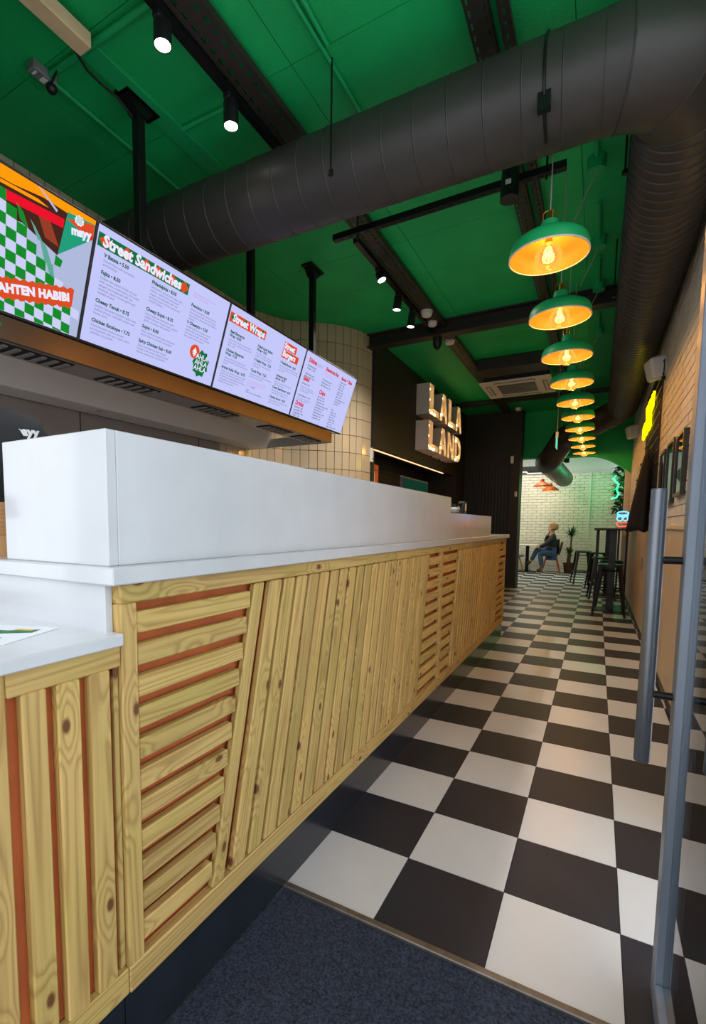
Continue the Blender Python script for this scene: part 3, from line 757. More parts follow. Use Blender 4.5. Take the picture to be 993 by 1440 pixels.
# ------------------------------------------------------------------ DUCT
duct = thing('ventilation_duct', 'big charcoal spiral ventilation duct crossing the green ceiling and running down the right wall', 'duct', (.135, .9, 3.1))
R = .205; ZD = 3.1; XR = .13
def ribbed(p0, p1, step, amp, r=R, first=.5):
    p0, p1 = Vector(p0), Vector(p1); Ln = (p1-p0).length; d = (p1-p0)/Ln; P = [p0, p0+d*.002]; Rr = [r, r]; s = step*first; hw = .0035
    while s < Ln-.02:
        for ds, rr in ((-hw*3, r), (-hw, r), (0, r+amp), (hw, r), (hw*3, r)): P.append(p0+d*(s+ds)); Rr.append(rr)
        s += step
    P += [p1-d*.002, p1]; Rr += [r, r]; return P, Rr
A0 = Vector((-3.36, .80, ZD)); A1 = Vector((-.16, .885, ZD)); A2 = Vector((.045, .955, ZD)); A3 = Vector((.13, 1.16, ZD)); A4 = Vector((XR, 7.55, ZD))
def piece(name, P, Rr):
    bm = bmesh.new(); sweep(bm, P, Rr, 32, caps=False); return obj(name, bm, 'duct', duct, smooth=True)
P, Rr = ribbed(A0, A1, .155, .003); piece('cross_run', P, Rr)
# mitred elbow, one gore at a time
def gores(name, pts, r):
    P_ = [Vector(p) for p in pts]; D_ = [(b-a).normalized() for a, b in zip(P_, P_[1:])]; e1, e2 = frame_of(D_[0]); rings = []; n = len(P_)
    for k in range(n):
        d0, d1 = D_[max(0, k-1)], D_[min(k, n-2)]; m = (d0+d1).normalized(); ring = []
        for a in range(32):
            q = (e1*math.cos(a*math.pi/16)+e2*math.sin(a*math.pi/16))*r; ring.append(P_[k]+q-d0*(q.dot(m)/d0.dot(m)))
        rings.append(ring)
        if 0 < k < n-1: ro = d0.rotation_difference(d1); e1 = ro @ e1; e2 = ro @ e2
    for k in range(n-1):
        bm = bmesh.new(); a = [bm.verts.new(v) for v in rings[k]]; b = [bm.verts.new(v) for v in rings[k+1]]
        for c_ in range(32): bm.faces.new((a[c_], a[(c_+1) % 32], b[(c_+1) % 32], b[c_]))
        g_ = obj(name, bm, 'duct', duct, smooth=True)
        if k:
            bm = bmesh.new(); sweep(bm, [v for v in rings[k]]+[rings[k][0]], .004, 6, caps=False); obj('seam', bm, 'duct', g_, True)
gores('elbow_gore', [A1-(A1-A0).normalized()*.03, A1+(A1-A0).normalized()*.03, A2, A3-Vector((0, .03, 0)), A3+Vector((0, .02, 0))], R+.003)
P, Rr = ribbed(A3, A4, .078, .005); piece('wall_run', P, Rr)
B1 = Vector((XR-.10, 7.75, 3.04)); B2 = Vector((-.95, 8.74, 2.50)); B3 = Vector((-1.03, 8.92, 2.45)); B4 = Vector((-.93, 12.6, 2.44))
piece('far_elbow', [A4, A4+Vector((0, .05, 0)), B1], [R+.003]*3)
BM = Vector((-.72, 8.47, 2.82)); P, Rr = ribbed(B1, BM, .3, .004); piece('drop_run', P, Rr)
piece('lower_elbow', [BM, BM.lerp(B2, .15), B2, B3, B3+Vector((.0, .12, 0))], [R+.003]*5)
bm = bmesh.new(); P, Rr = ribbed(B3+Vector((0, .12, 0)), B4, .4, .004); sweep(bm, P, Rr, 32); obj('end_run', bm, 'duct', duct, smooth=True)
# hangers
def rod(x, y, z0, lab):
    th = thing('duct_hanger', lab, 'hanger', (x, y, ZC), 'hangers of the duct')
    bm = bmesh.new(); cyl(bm, (x, y, z0), (x, y, ZC), .005, seg=8); obj('rod', bm, 'blackmetal', th, True)
    bm = bmesh.new(); cyl(bm, (x, y, z0-.008), (x, y, z0+.012), .014, seg=8); obj('nut', bm, 'blackmetal', th, True)
rod(-1.34, .60, 2.93, 'thin black hanger rod in front of the crossing duct'); rod(-.09, 1.45, 3.02, 'thin black hanger rod beside the bend of the duct')
rod(-.10, 3.0, 3.02, 'thin black hanger rod beside the duct along the brick wall'); 
th = thing('duct_strap', 'black strap bracket with clip on the face of the crossing duct', 'bracket', (-.33, .64, 3.0))
bm = bmesh.new(); sweep(bm, [(-.40, .882-(.212)*math.sin(a), ZD-.212*math.cos(a)) for a in [math.pi*(.05+.9*k/12) for k in range(13)]], .006, 6); obj('strap', bm, 'blackmetal', th, True)
box('clip', (-.425, -.375, .70, .73, 2.93, 3.0), 'blackmetal', th)

# ------------------------------------------------------------------ CEILING SERVICES
def tray(x0, x1, y0, y1, z, label, rows_, group):
    """perforated cable tray: strip with slots, two lips"""
    th = thing('cable_tray', label, 'cable tray', ((x0+x1)/2, (y0+y1)/2, z), group)
    bm = bmesh.new(); n = int((y1-y0)/.06); xsn = []; w = (x1-x0)/rows_
    xsn = [x0]
    for r in range(rows_): xsn += [x0+r*w+w*.38, x0+r*w+w*.62]
    xsn.append(x1)
    ysn = [y0]
    for k in range(n): ysn += [y0+k*.06+.02, y0+k*.06+.052]
    ysn.append(y1)
    grid = [[bm.verts.new((x, y, z)) for y in ysn] for x in xsn]
    for i in range(len(xsn)-1):
        for j in range(len(ysn)-1):
            if i % 2 == 1 and j % 2 == 1: continue
            bm.faces.new((grid[i][j], grid[i+1][j], grid[i+1][j+1], grid[i][j+1]))
    o = obj('perforated_bed', bm, 'dark_steel', th)
    for xx in (x0, x1-.002): box('lip', (xx, xx+.002, y0, y1, z, z+.04), 'dark_steel', th)
    y = y0+.5
    while y < y1:
        box('hanger_tab', (x0+.02, x0+.035, y, y+.02, z, ZC), 'dark_steel', th); y += 1.5
tray(-1.80, -1.66, -1.0, 8.6, 3.385, 'perforated cable tray carrying the spotlights over the worktop', 2, 'cable trays')
tray(-.722, -.628, -1.0, 8.6, 3.39, 'wider perforated cable tray above the green pendants', 3, 'cable trays')
tray(-.598, -.552, -1.0, 8.6, 3.39, 'narrow perforated cable tray beside the wider one above the pendants', 1, 'cable trays')
th = thing('light_track', 'black lighting track fixed under the cable tray over the worktop', 'light track', (-1.83, 1.5, 3.36))
bm = bmesh.new(); bx(bm, -1.845, -1.805, -.6, .95, 3.355, 3.39); obj('rail', bm, 'blackmetal', th)
bm = bmesh.new(); bx(bm, -1.845, -1.805, 1.9, 3.9, 3.355, 3.39); obj('rail', bm, 'blackmetal', th)

st = thing('strut_channel', 'black slotted strut channel hung across under the trays behind the duct', 'strut', (-1.1, 1.55, 3.2))
bm = bmesh.new(); bx(bm, -1.83, -.37, 1.535, 1.577, 3.195, 3.237, .002); obj('channel', bm, 'blackmetal', st)
for k in range(22): box('slot', (-1.78+k*.063, -1.745+k*.063, 1.548, 1.562, 3.1935, 3.196), 'void', st)
for x in (-1.645, -.47):
    bm = bmesh.new(); cyl(bm, (x, 1.556, 3.17), (x, 1.556, ZC), .006, seg=8); obj('threaded_rod', bm, 'blackmetal', st, True)
pj = thing('ceiling_projector', 'small black projector lamp clamped to the strut channel behind the duct', 'lamp', (-.66, 1.54, 3.15))
bm = bmesh.new(); sweep(bm, [(-.66, 1.53, 3.32), (-.66, 1.52, 3.10)], [.048, .052], 16); obj('body', bm, 'blackplastic', pj, True)
box('label_plate', (-.675, -.645, 1.467, 1.471, 3.16, 3.185), 'whiteplastic', pj)

bm = bmesh.new(); bx(bm, -2.6, .35, 3.82, 3.96, 3.435, ZC); bx(bm, -2.6, .35, 3.88, 3.90, 3.31, 3.435); bx(bm, -2.6, .35, 3.82, 3.96, 3.295, 3.31)
tag(obj('steel_beam', bm, 'dark_steel'), 'dark brown steel beam crossing the green ceiling above the pendants', 'beam')
bm = bmesh.new(); bx(bm, -2.5, .35, 7.65, 7.72, 3.38, ZC)
tag(obj('ceiling_rail', bm, 'dark_steel'), 'thin dark rail crossing the ceiling behind the air conditioner', 'rail')

# air conditioner cassette
ac = thing('air_conditioner', 'cream ceiling cassette air conditioner with a square grille', 'air conditioner', (-1.24, 6.28, 3.24))
x0, x1, y0, y1 = -1.71, -.77, 5.80, 6.74
box('body', (x0+.06, x1-.06, y0+.06, y1-.06, 3.262, ZC-.002), 'dark_steel', ac)
bm = bmesh.new(); bx(bm, x0, x1, y0, y1, 3.242, 3.262, .006); pn = obj('panel', bm, 'whiteplastic', ac)
gr_ = box('grille', (x0+.22, x1-.22, y0+.22, y1-.22, 3.236, 3.243), 'dark_steel', ac)
for k in range(9): box('grille_slat', (x0+.22, x1-.22, y0+.235+k*.055, y0+.262+k*.055, 3.231, 3.237), 'stainless_dk', gr_)
for (a, b, c, d) in ((x0+.2, x1-.2, y0+.06, y0+.12), (x0+.2, x1-.2, y1-.12, y1-.06), (x0+.06, x0+.12, y0+.2, y1-.2), (x1-.12, x1-.06, y0+.2, y1-.2)):
    f = box('louvre', (a, b, c, d, 3.234, 3.243), 'tagwhite', ac)
    if b-a > d-c: box('flap', (a+.01, b-.01, c+.02, d-.01, 3.228, 3.236), 'whiteplastic', f)
    else: box('flap', (a+.02, b-.01, c+.01, d-.01, 3.228, 3.236), 'whiteplastic', f)
bm = bmesh.new(); bx(bm, -1.645, -.78, 5.35, 5.72, 3.29, ZC-.002, .01)
tag(obj('pipe_casing', bm, 'dark_steel'), 'dark boxed pipe casing in front of the air conditioner', 'casing')

# spotlights
def spot(y, zb, tilt, label, on=True, x=-1.83, energy=60, wide=100):
    th = thing('spotlight', label, 'spotlight', (x, y, 3.36), 'track spotlights')
    th.rotation_euler = (tilt[0], tilt[1], 0)
    bm = bmesh.new(); bx(bm, -.02, .02, -.04, .04, -.03, .0, .004); obj('track_adapter', bm, 'blackplastic', th, local=True)
    L = 3.33-zb
    bm = bmesh.new(); lathe(bm, [(0, -.03), (.036, -.03), (.038, -.035), (.038, -.03-L), (.034, -.03-L), (.033, -.03-L+.02)], 24); obj('barrel', bm, 'blackplastic', th, True, local=True)
    bm = bmesh.new(); lathe(bm, [(.0335, -.03-L+.002), (.033, -.03-L+.018), (0, -.03-L+.018)], 24); obj('lens', bm, 'spotface' if on else 'whiteplastic', th, True, local=True)
    if on:
        lo_ = lamp('spot_lamp', 'SPOT', (0, 0, -.03-L+.012), energy, (1, .93, .82), th, spot_size=math.radians(wide), spot_blend=.8, shadow_soft_size=.03)
spot(-.01, 3.245, (0, 0), 'near black track spotlight glowing above the Street Sandwiches screen')
spot(.44, 3.22, (0, 0), 'black track spotlight just before the crossing duct')
spot(2.36, 3.26, (0, -.35), 'black track spotlight tilted with its bright lens showing, behind the strut', energy=70, wide=125)
spot(2.85, 3.215, (0, .12), 'black track spotlight between the tilted one and the smoke detectors', energy=110, wide=135)
spot(3.25, 3.20, (0, .12), 'black track spotlight nearest the smoke detectors', energy=90, wide=135)

# detectors and small ceiling gear
def detector(x, y, z, r, label):
    th = thing('smoke_detector', label, 'detector', (x, y, z), 'ceiling detectors')
    bm = bmesh.new(); lathe(bm, [(0, 0), (r, 0), (r, -.015), (r*.96, -.02)], 20, (x, y, z)); obj('base', bm, 'whiteplastic', th, True)
    bm = bmesh.new(); lathe(bm, [(r*.9, -.02), (r*.9, -.035), (r*.75, -.05), (0, -.052)], 20, (x, y, z)); obj('sensor_head', bm, 'whiteplastic', th, True)
detector(-1.735, 3.40, 3.385, .06, 'white ceiling detector beside the last track spotlight')
detector(-1.765, 3.70, 3.40, .055, 'white slotted smoke detector before the dark beam')
detector(-1.74, 4.32, 3.40, .06, 'white detector just behind the dark steel beam')
detector(-1.50, 8.30, 3.40, .06, 'white detector near the end of the black wall')
cm = thing('security_camera', 'black dome security camera hanging at the dark beam', 'camera', (-1.77, 3.92, 3.29))
bm = bmesh.new(); lathe(bm, [(0, .12), (.05, .12), (.05, .03), (.04, .0)], 16, (-1.77, 3.92, 3.20)); obj('housing', bm, 'blackplastic', cm, True)
bm = bmesh.new(); ball(bm, (-1.77, 3.92, 3.20), .036); obj('dome', bm, 'blackmetal', cm, True)

bt = box('ceiling_batten', (-2.275, -2.195, -1.0, -.085, 3.335, 3.40), 'batten', bev=.003)
tag(bt, 'pale raw timber batten fixed along the green ceiling', 'batten')
def pipe(name, pts, r, m, label, cat='conduit', group=None):
    bm = bmesh.new(); sweep(bm, pts, r, 10); return tag(obj(name, bm, m, smooth=True), label, cat, group)
pipe('ceiling_conduit', [(-2.60, -.03, 3.43), (-1.86, -.02, 3.43)], .016, 'green_gloss', 'green conduit crossing at the end of the timber batten', group='green conduits')
pipe('ceiling_conduit', [(-2.62, -.02, 3.435), (-2.655, 1.0, 3.435)], .012, 'green_gloss', 'thin green conduit running from the grey junction box', group='green conduits')
pipe('ceiling_conduit', [(-2.27, .545, 3.435), (-1.9, .555, 3.435)], .012, 'green_gloss', 'short green conduit stub beside the near spotlight', group='green conduits')
pipe('ceiling_conduit', [(-1.36, -.3, 3.435), (-1.335, 1.6, 3.435)], .01, 'green_gloss', 'green conduit ahead of the hanger rod', group='green conduits')
pipe('ceiling_conduit', [(-1.31, -.3, 3.435), (-1.32, .52, 3.435)], .01, 'green_gloss', 'green conduit twin lying against the one ahead of the hanger rod', group='green conduits')
bm = bmesh.new(); bx(bm, -2.372, -2.262, -.02, 1.3, 3.43, ZC, .002); tag(obj('ceiling_trunking', bm, 'green_gloss'), 'flat green cable trunking behind the screen posts', 'trunking')
jb = thing('junction_box', 'grey labelled junction box on the green ceiling', 'junction box', (-2.61, -.05, 3.42))
bm = bmesh.new(); bx(bm, -2.645, -2.585, -.115, .005, 3.405, ZC, .005); obj('case', bm, 'tagwhite', jb)
box('label_plate', (-2.635, -2.6, -.06, -.035, 3.403, 3.406), 'white', jb); box('label_print', (-2.63, -2.6, -.10, -.09, 3.403, 3.406), 'white', jb)
bm = bmesh.new(); ball(bm, (-2.605, -.015, 3.385), .026); obj('knob', bm, 'blackplastic', jb, True)
pipe('ceiling_cable', [(-2.60, -.02, 3.40), (-2.54, -.035, 3.41), (-2.5, -.035, 3.435)], .005, 'black', 'short black cable at the junction box', 'cable')
pipe('ceiling_cable', [(-2.33, -.09, 3.41), (-2.375, .02, 3.40), (-2.385, .1, 3.405), (-2.375, .2, 3.40), (-2.365, .28, 3.36)], .006, 'black', 'sagging black cable from the batten to the first screen post', 'cable')
# green junction drums with drops for the pendants
for i, (x, y) in enumerate(((-.235, 1.95), (-.22, 2.9), (-.22, 3.7), (-.22, 4.9))):
    th = thing('ceiling_rose', 'green ceiling junction drum, %s of the line beside the green pendants' % ('first', 'second', 'third', 'last')[i], 'ceiling rose', (x, y, ZC), 'green ceiling roses')
    bm = bmesh.new(); lathe(bm, [(0, -.08), (.05, -.08), (.052, 0)], 20, (x, y, ZC)); obj('drum', bm, 'green_gloss', th, True)
    bm = bmesh.new(); cyl(bm, (x, y, ZC-.02), (x, y-.5, ZC-.02), .013, seg=8); obj('feed_pipe', bm, 'green_gloss', th, True)
    bm = bmesh.new(); cyl(bm, (x, y, ZC-.08), (x-.12, y+.1, ZC-.30), .003, seg=6); obj('drop_cord', bm, 'cord', th, True)

# ------------------------------------------------------------------ PENDANTS
LX, LZ, LY0, LS, LK = -.400, 2.55, 1.143, .834, 1.083
def make_pendant():
    th = thing('pendant_lamp', '', 'lamp', (0, 0, 0), 'row of green pendants')
    bm = bmesh.new(); lathe(bm, [(.168, 0), (.169, .006), (.167, .036), (.158, .058), (.135, .075), (.09, .086), (.056, .092), (.043, .102), (.037, .15), (.030, .154), (.0, .154)], 40); sh = obj('shade', bm, 'green_gloss', th, True)
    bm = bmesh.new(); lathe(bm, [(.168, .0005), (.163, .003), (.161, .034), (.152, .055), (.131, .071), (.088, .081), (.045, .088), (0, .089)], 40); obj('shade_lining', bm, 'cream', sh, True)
    bm = bmesh.new(); lathe(bm, [(.1655, -.002), (.1705, -.002), (.1705, .004), (.1655, .004), (.1655, -.002)], 40); obj('rim', bm, 'letterwhite', sh, True)
    bm = bmesh.new()
    for k in range(4):
        a = k*math.pi/2+.4; c, s_ = math.cos(a), math.sin(a)
        sweep(bm, [(.03*c, .03*s_, .15), (.032*c, .032*s_, .185), (.018*c, .018*s_, .198), (0, 0, .198)], .0022, 6)
    lathe(bm, [(0, .20), (.008, .198), (.01, .16), (.012, .15)], 10)
    obj('brass_cage', bm, 'brass', th, True)
    bm = bmesh.new(); cyl(bm, (0, 0, .19), (0, 0, (ZC-LZ)/LK), .0032, seg=6); obj('cord', bm, 'cord', th, True)
    bm = bmesh.new(); lathe(bm, [(0, .088), (.014, .088), (.015, .06), (0, .06)], 14); obj('lamp_holder', bm, 'brass', th, True)
    bm = bmesh.new(); lathe(bm, [(.013, .064), (.018, .054), (.046, .036), (.058, .008), (.056, -.016), (.042, -.04), (.02, -.053), (0, -.056)], 24); bl = obj('bulb', bm, 'amber', th, 'all')
    bm = bmesh.new()
    for k in range(5):
        a = k*2*math.pi/5; cyl(bm, (.008*math.cos(a), .008*math.sin(a), .022), (.014*math.cos(a), .014*math.sin(a), -.008), .0013, seg=5)
    obj('filament', bm, 'filament', bl)
    lamp('pendant_light', 'POINT', (0, 0, .004), 8.5, (1, .74, .47), th, shadow_soft_size=.03)
    return th
pend = make_pendant()
plab = ['green enamel pendant nearest the crossing duct, hanging first in the row', 'second green pendant of the row counted from the duct crossing', 'third green pendant of the row counted from the duct crossing',
        'fourth green pendant of the row, level with the air conditioner edge', 'fifth green pendant of the row from the duct crossing', 'sixth green pendant of the row from the duct crossing',
        'seventh green pendant of the row from the duct crossing', 'eighth green pendant of the row from the duct crossing', 'ninth green pendant of the row, last but one towards the back room', 'tenth green pendant, last of the row towards the back room']
for i in range(10):
    o = pend if i == 0 else dup(pend)
    o.location = (LX, LY0+i*LS, LZ); o.scale = (LK, LK, LK); o['label'] = plab[i]
ex_ = thing('exit_sign', 'small white and green hanging exit sign between the pendants and air conditioner', 'sign', (-.613, 5.2, 2.4))
bm = bmesh.new(); cyl(bm, (-.613, 5.2, 2.38), (-.613, 5.2, ZC), .004, seg=6); obj('wire', bm, 'cord', ex_, True)
box('holder', (-.628, -.598, 5.19, 5.21, 2.31, 2.38), 'whiteplastic', ex_)
box('panel', (-.617, -.609, 5.1, 5.3, 2.18, 2.31), 'exitgreen', ex_)

# copper pendants of the back room
def copper(x, y, z, lab):
    th = thing('copper_pendant', lab, 'lamp', (x, y, z), 'copper pendants')
    bm = bmesh.new(); lathe(bm, [(.20, 0), (.195, .03), (.10, .10), (.05, .12), (.04, .19), (0, .19)], 28); obj('shade', bm, 'copper', th, True, local=True)
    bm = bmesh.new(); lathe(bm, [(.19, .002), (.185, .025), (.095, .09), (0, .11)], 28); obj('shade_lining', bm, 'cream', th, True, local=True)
    bm = bmesh.new(); ball(bm, (0, 0, .04), .03); obj('bulb', bm, 'bulb', th, True, local=True)
    bm = bmesh.new(); cyl(bm, (0, 0, .18), (0, 0, 3.6-z), .004, seg=6); obj('cord', bm, 'cord', th, True, local=True)
    lamp('pendant_light', 'POINT', (0, 0, -.02), 4, (1, .62, .25), th, shadow_soft_size=.03)
copper(-1.38, 12.0, 2.21, 'copper pendant hanging by the roller box above the cafe table'); copper(-1.22, 12.4, 2.13, 'copper pendant tucked behind the other copper one beside the duct end')
tl = thing('stage_light', 'black stage light with barn doors hanging in the back room', 'lamp', (-1.0, 11.0, 2.75))
bm = bmesh.new(); cyl(bm, (-1.15, 11.0, 2.735), (-.85, 11.0, 2.745), .065, seg=14); bx(bm, -.85, -.75, 10.92, 11.08, 2.665, 2.83, .01); obj('body', bm, 'blackmetal', tl, True)
bm = bmesh.new(); cyl(bm, (-1.0, 11.0, 2.78), (-1.0, 11.0, 3.6), .01, seg=8); obj('yoke', bm, 'blackmetal', tl, True)

# ------------------------------------------------------------------ MARQUEE LETTERS
def letter_poly(ch):
    if ch == 'L': return [[(0, 0), (1, 0), (1, .24), (.42, .24), (.42, 1), (0, 1)]], []
    if ch == 'A': return [[(0, 0), (.30, 0), (.36, .2), (.64, .2), (.70, 0), (1, 0), (.68, 1), (.32, 1)]], [[(.42, .4), (.58, .4), (.5, .75)]]
    if ch == 'N': return [[(0, 0), (.28, 0), (.28, .55), (.70, 0), (1, 0), (1, 1), (.72, 1), (.72, .45), (.30, 1), (0, 1)]], []
    if ch == 'D': return [[(0, 0), (.5, 0), (.8, .1), (.97, .3), (1, .5), (.97, .7), (.8, .9), (.5, 1), (0, 1)]], [[(.32, .24), (.5, .24), (.66, .36), (.68, .5), (.66, .64), (.5, .76), (.32, .76)]]
bulbs = {'L': [(.2, .85), (.2, .5), (.2, .15), (.5, .12), (.8, .12)], 'A': [(.5, .88), (.33, .5), (.67, .5), (.2, .14), (.8, .14), (.5, .3)],
         'N': [(.14, .85), (.14, .5), (.14, .15), (.5, .5), (.86, .85), (.86, .5), (.86, .15)], 'D': [(.15, .85), (.15, .5), (.15, .15), (.5, .12), (.84, .3), (.84, .7), (.5, .88)]}
def marquee(ch, y0, y1, z0, z1, lab):
    W, H = y1-y0, z1-z0; XB = -2.548; Dp = .2
    th = thing('marquee_letter', lab, 'letter', (XB, (y0+y1)/2, z0), 'lit letters on the black wall')
    outer, holes = letter_poly(ch); f = lambda p: (y0+p[0]*W, z0+p[1]*H)
    bm = bmesh.new()
    for poly in outer+holes:
        P = [f(p) for p in poly]; n = len(P)
        a = [bm.verts.new((XB, y, z)) for y, z in P]; b = [bm.verts.new((XB+Dp, y, z)) for y, z in P]
        for i in range(n): bm.faces.new((a[i], a[(i+1) % n], b[(i+1) % n], b[i]))
    o = obj('letter_rim', bm, 'letterwhite', th); sm = o.modifiers.new('s', 'SOLIDIFY'); sm.thickness = .008
    # recessed face
    bm = bmesh.new(); vs = [bm.verts.new((XB+.12, *f(p))) for p in outer[0]]
    es = [bm.edges.new((vs[i], vs[(i+1) % len(vs)])) for i in range(len(vs))]
    for h in holes:
        hv = [bm.verts.new((XB+.12, *f(p))) for p in h]; es += [bm.edges.new((hv[i], hv[(i+1) % len(hv)])) for i in range(len(hv))]
    bmesh.ops.triangle_fill(bm, edges=es, use_beauty=True); obj('letter_face', bm, 'letterin', th)
    for p in bulbs[ch]:
        y, z = f(p); bm = bmesh.new(); ball(bm, (XB+.155, y, z), .024, seg=10); obj('bulb', bm, 'bulb', th, True)
yy = [5.55, 6.10, 6.60, 7.08, 7.55]
for word, z0, z1, nm in (('LALA', 2.86, 3.30, 'upper word LALA'), ('LAND', 2.34, 2.77, 'lower word LAND')):
    for i, ch in enumerate(word):
        lab = 'white marquee letter %s with warm bulbs, %s of the %s' % (ch, ('first', 'second', 'third', 'last')[i], nm)
        marquee(ch, yy[i]+.01, yy[i+1]-.03, z0, z1, lab)

# things in the recess and behind the counter
fr = thing('orange_frame', 'orange framed print standing at the start of the recess', 'picture', (-2.66, 4.2, 1.01))
bm = bmesh.new()
for b in ((-2.68, -2.64, 4.04, 4.10, 1.01, 1.99), (-2.68, -2.64, 4.32, 4.38, 1.01, 1.99), (-2.68, -2.64, 4.10, 4.32, 1.93, 1.99), (-2.68, -2.64, 4.10, 4.32, 1.01, 1.07)): bx(bm, *b)
obj('frame', bm, 'orange', fr); box('print', (-2.672, -2.66, 4.10, 4.32, 1.07, 1.93), 'paper', fr)
mon = thing('till_monitor', 'till monitor with a dark green screen behind the white counter screen', 'monitor', (-1.5, 2.5, 1.126))
box('casing', (-1.535, -1.505, 2.19, 2.86, 1.24, 1.615), 'blackplastic', mon, bev=.004); dm = box('display', (-1.505, -1.503, 2.205, 2.845, 1.255, 1.60), 'posgreen', mon)
for k in range(8): box('screen_button', (-1.503, -1.502, 2.22+k*.075, 2.275+k*.075, 1.44, 1.475), 'posblue', dm)
bm = bmesh.new(); bx(bm, -1.54, -1.51, 2.48, 2.57, 1.126, 1.26); bx(bm, -1.555, -1.42, 2.40, 2.65, 1.126, 1.138); obj('stand', bm, 'blackplastic', mon)
gb = thing('glass_bowl', 'clear glass bowl of white mints on the low end of the counter screen', 'bowl', (-1.05, 2.04, 1.303))
bm = bmesh.new(); lathe(bm, [(0, .002), (.035, .002), (.042, .03), (.062, .072), (.058, .072), (.038, .032), (0, .008)], 24, (-1.05, 2.04, 1.303)); obj('glass', bm, 'clear', gb, True)
bm = bmesh.new(); lathe(bm, [(0, .009), (.036, .012), (.044, .036), (.03, .046), (0, .05)], 16, (-1.05, 2.04, 1.303)); stuff(obj('mints', bm, 'whiteplastic', gb, True))
sb = thing('tip_tin', 'small dark tin with a pale label beside the glass bowl', 'tin', (-1.04, 2.25, 1.303))
bm = bmesh.new(); bx(bm, -1.065, -1.015, 2.215, 2.285, 1.303, 1.40, .004); obj('tin', bm, 'blackplastic', sb); box('label_plate', (-1.0155, -1.0135, 2.23, 2.27, 1.33, 1.385), 'paper', sb)
for (b, lab) in (((-2.575, -2.54, 3.93, 3.985, 1.98, 2.15), 'white alarm sensor at the edge of the tiled bulge'), ((-1.64, -1.585, 8.52, 8.56, 2.42, 2.56), 'white alarm sensor high on the black column'), ((-1.545, -1.50, 8.53, 8.56, 1.78, 1.88), 'small pale switch box on the black column')):
    th = thing('wall_sensor', lab, 'sensor', (b[0], b[2], b[4]))
    bm = bmesh.new(); bx(bm, *b, .008); obj('case', bm, 'whiteplastic', th); box('lens', (b[1]-.001, b[1]+.002, b[2]+.012, b[3]-.012, b[4]+.03, b[4]+.05), 'tagwhite', th)

# ------------------------------------------------------------------ DOOR
door = thing('door_leaf', 'open glazed steel entrance door with a long tube handle', 'door', (.08, -.6, 0))
DX0, DX1 = .060, .100
box('lock_stile', (DX0, DX1, -.232, -.172, .012, 2.45), 'doorsteel', door, bev=.002)
box('hinge_stile', (DX0, DX1, -1.13, -1.07, .012, 2.45), 'doorsteel', door, bev=.002)
box('bottom_rail', (DX0, DX1, -1.069, -.233, .012, .075), 'doorsteel', door, bev=.002)
box('top_rail', (DX0, DX1, -1.069, -.233, 2.38, 2.45), 'doorsteel', door, bev=.002)
box('glass_pane', (.077, .083, -1.069, -.233, .076, 2.379), 'glass', door)
bm = bmesh.new(); bx(bm, .068, .092, -.1715, -.160, .02, 2.44); obj('brush_seal', bm, 'alu', door)
for s_, xh in ((-1, .006), (1, .158)):
    bm = bmesh.new(); lathe(bm, [(0, 0), (.0165, 0), (.018, .003), (.018, .682), (.0165, .685), (0, .685)], 28, (xh, -.19, .624)); hd = obj('handle_tube', bm, 'handle', door, True)
    for z in (.80, 1.136):
        bm = bmesh.new(); cyl(bm, (xh, -.19, z), (DX0+.002 if s_ < 0 else DX1-.002, -.19, z), .0095, seg=14); obj('standoff', bm, 'blackmetal', hd, True)
struct(box('trim_2', (.05, .11, -1.36, -1.15, -.03, 3.05), 'doorsteel'))

# ------------------------------------------------------------------ RIGHT WALL THINGS
def speaker(y, z, lab):
    th = thing('wall_speaker', lab, 'speaker', (.28, y, z), 'white wall speakers')
    bm = bmesh.new(); extrude(bm, [(-.085, -.10), (.085, -.10), (.095, .10), (-.095, .10)], (-.06, 0, 0), EY, EZ, EX, .15, .02)
    c = obj('cabinet', bm, 'whiteplastic', th, local=True); c.rotation_euler = (0, -.22, .25)
    bm = bmesh.new(); cyl(bm, (.05, 0, .03), (.088, 0, .05), .018, seg=10); obj('bracket', bm, 'whiteplastic', th, True, local=True)
speaker(4.15, 2.72, 'white wall speaker above the yellow neon'); speaker(7.95, 2.75, 'white wall speaker near the end of the brick wall')

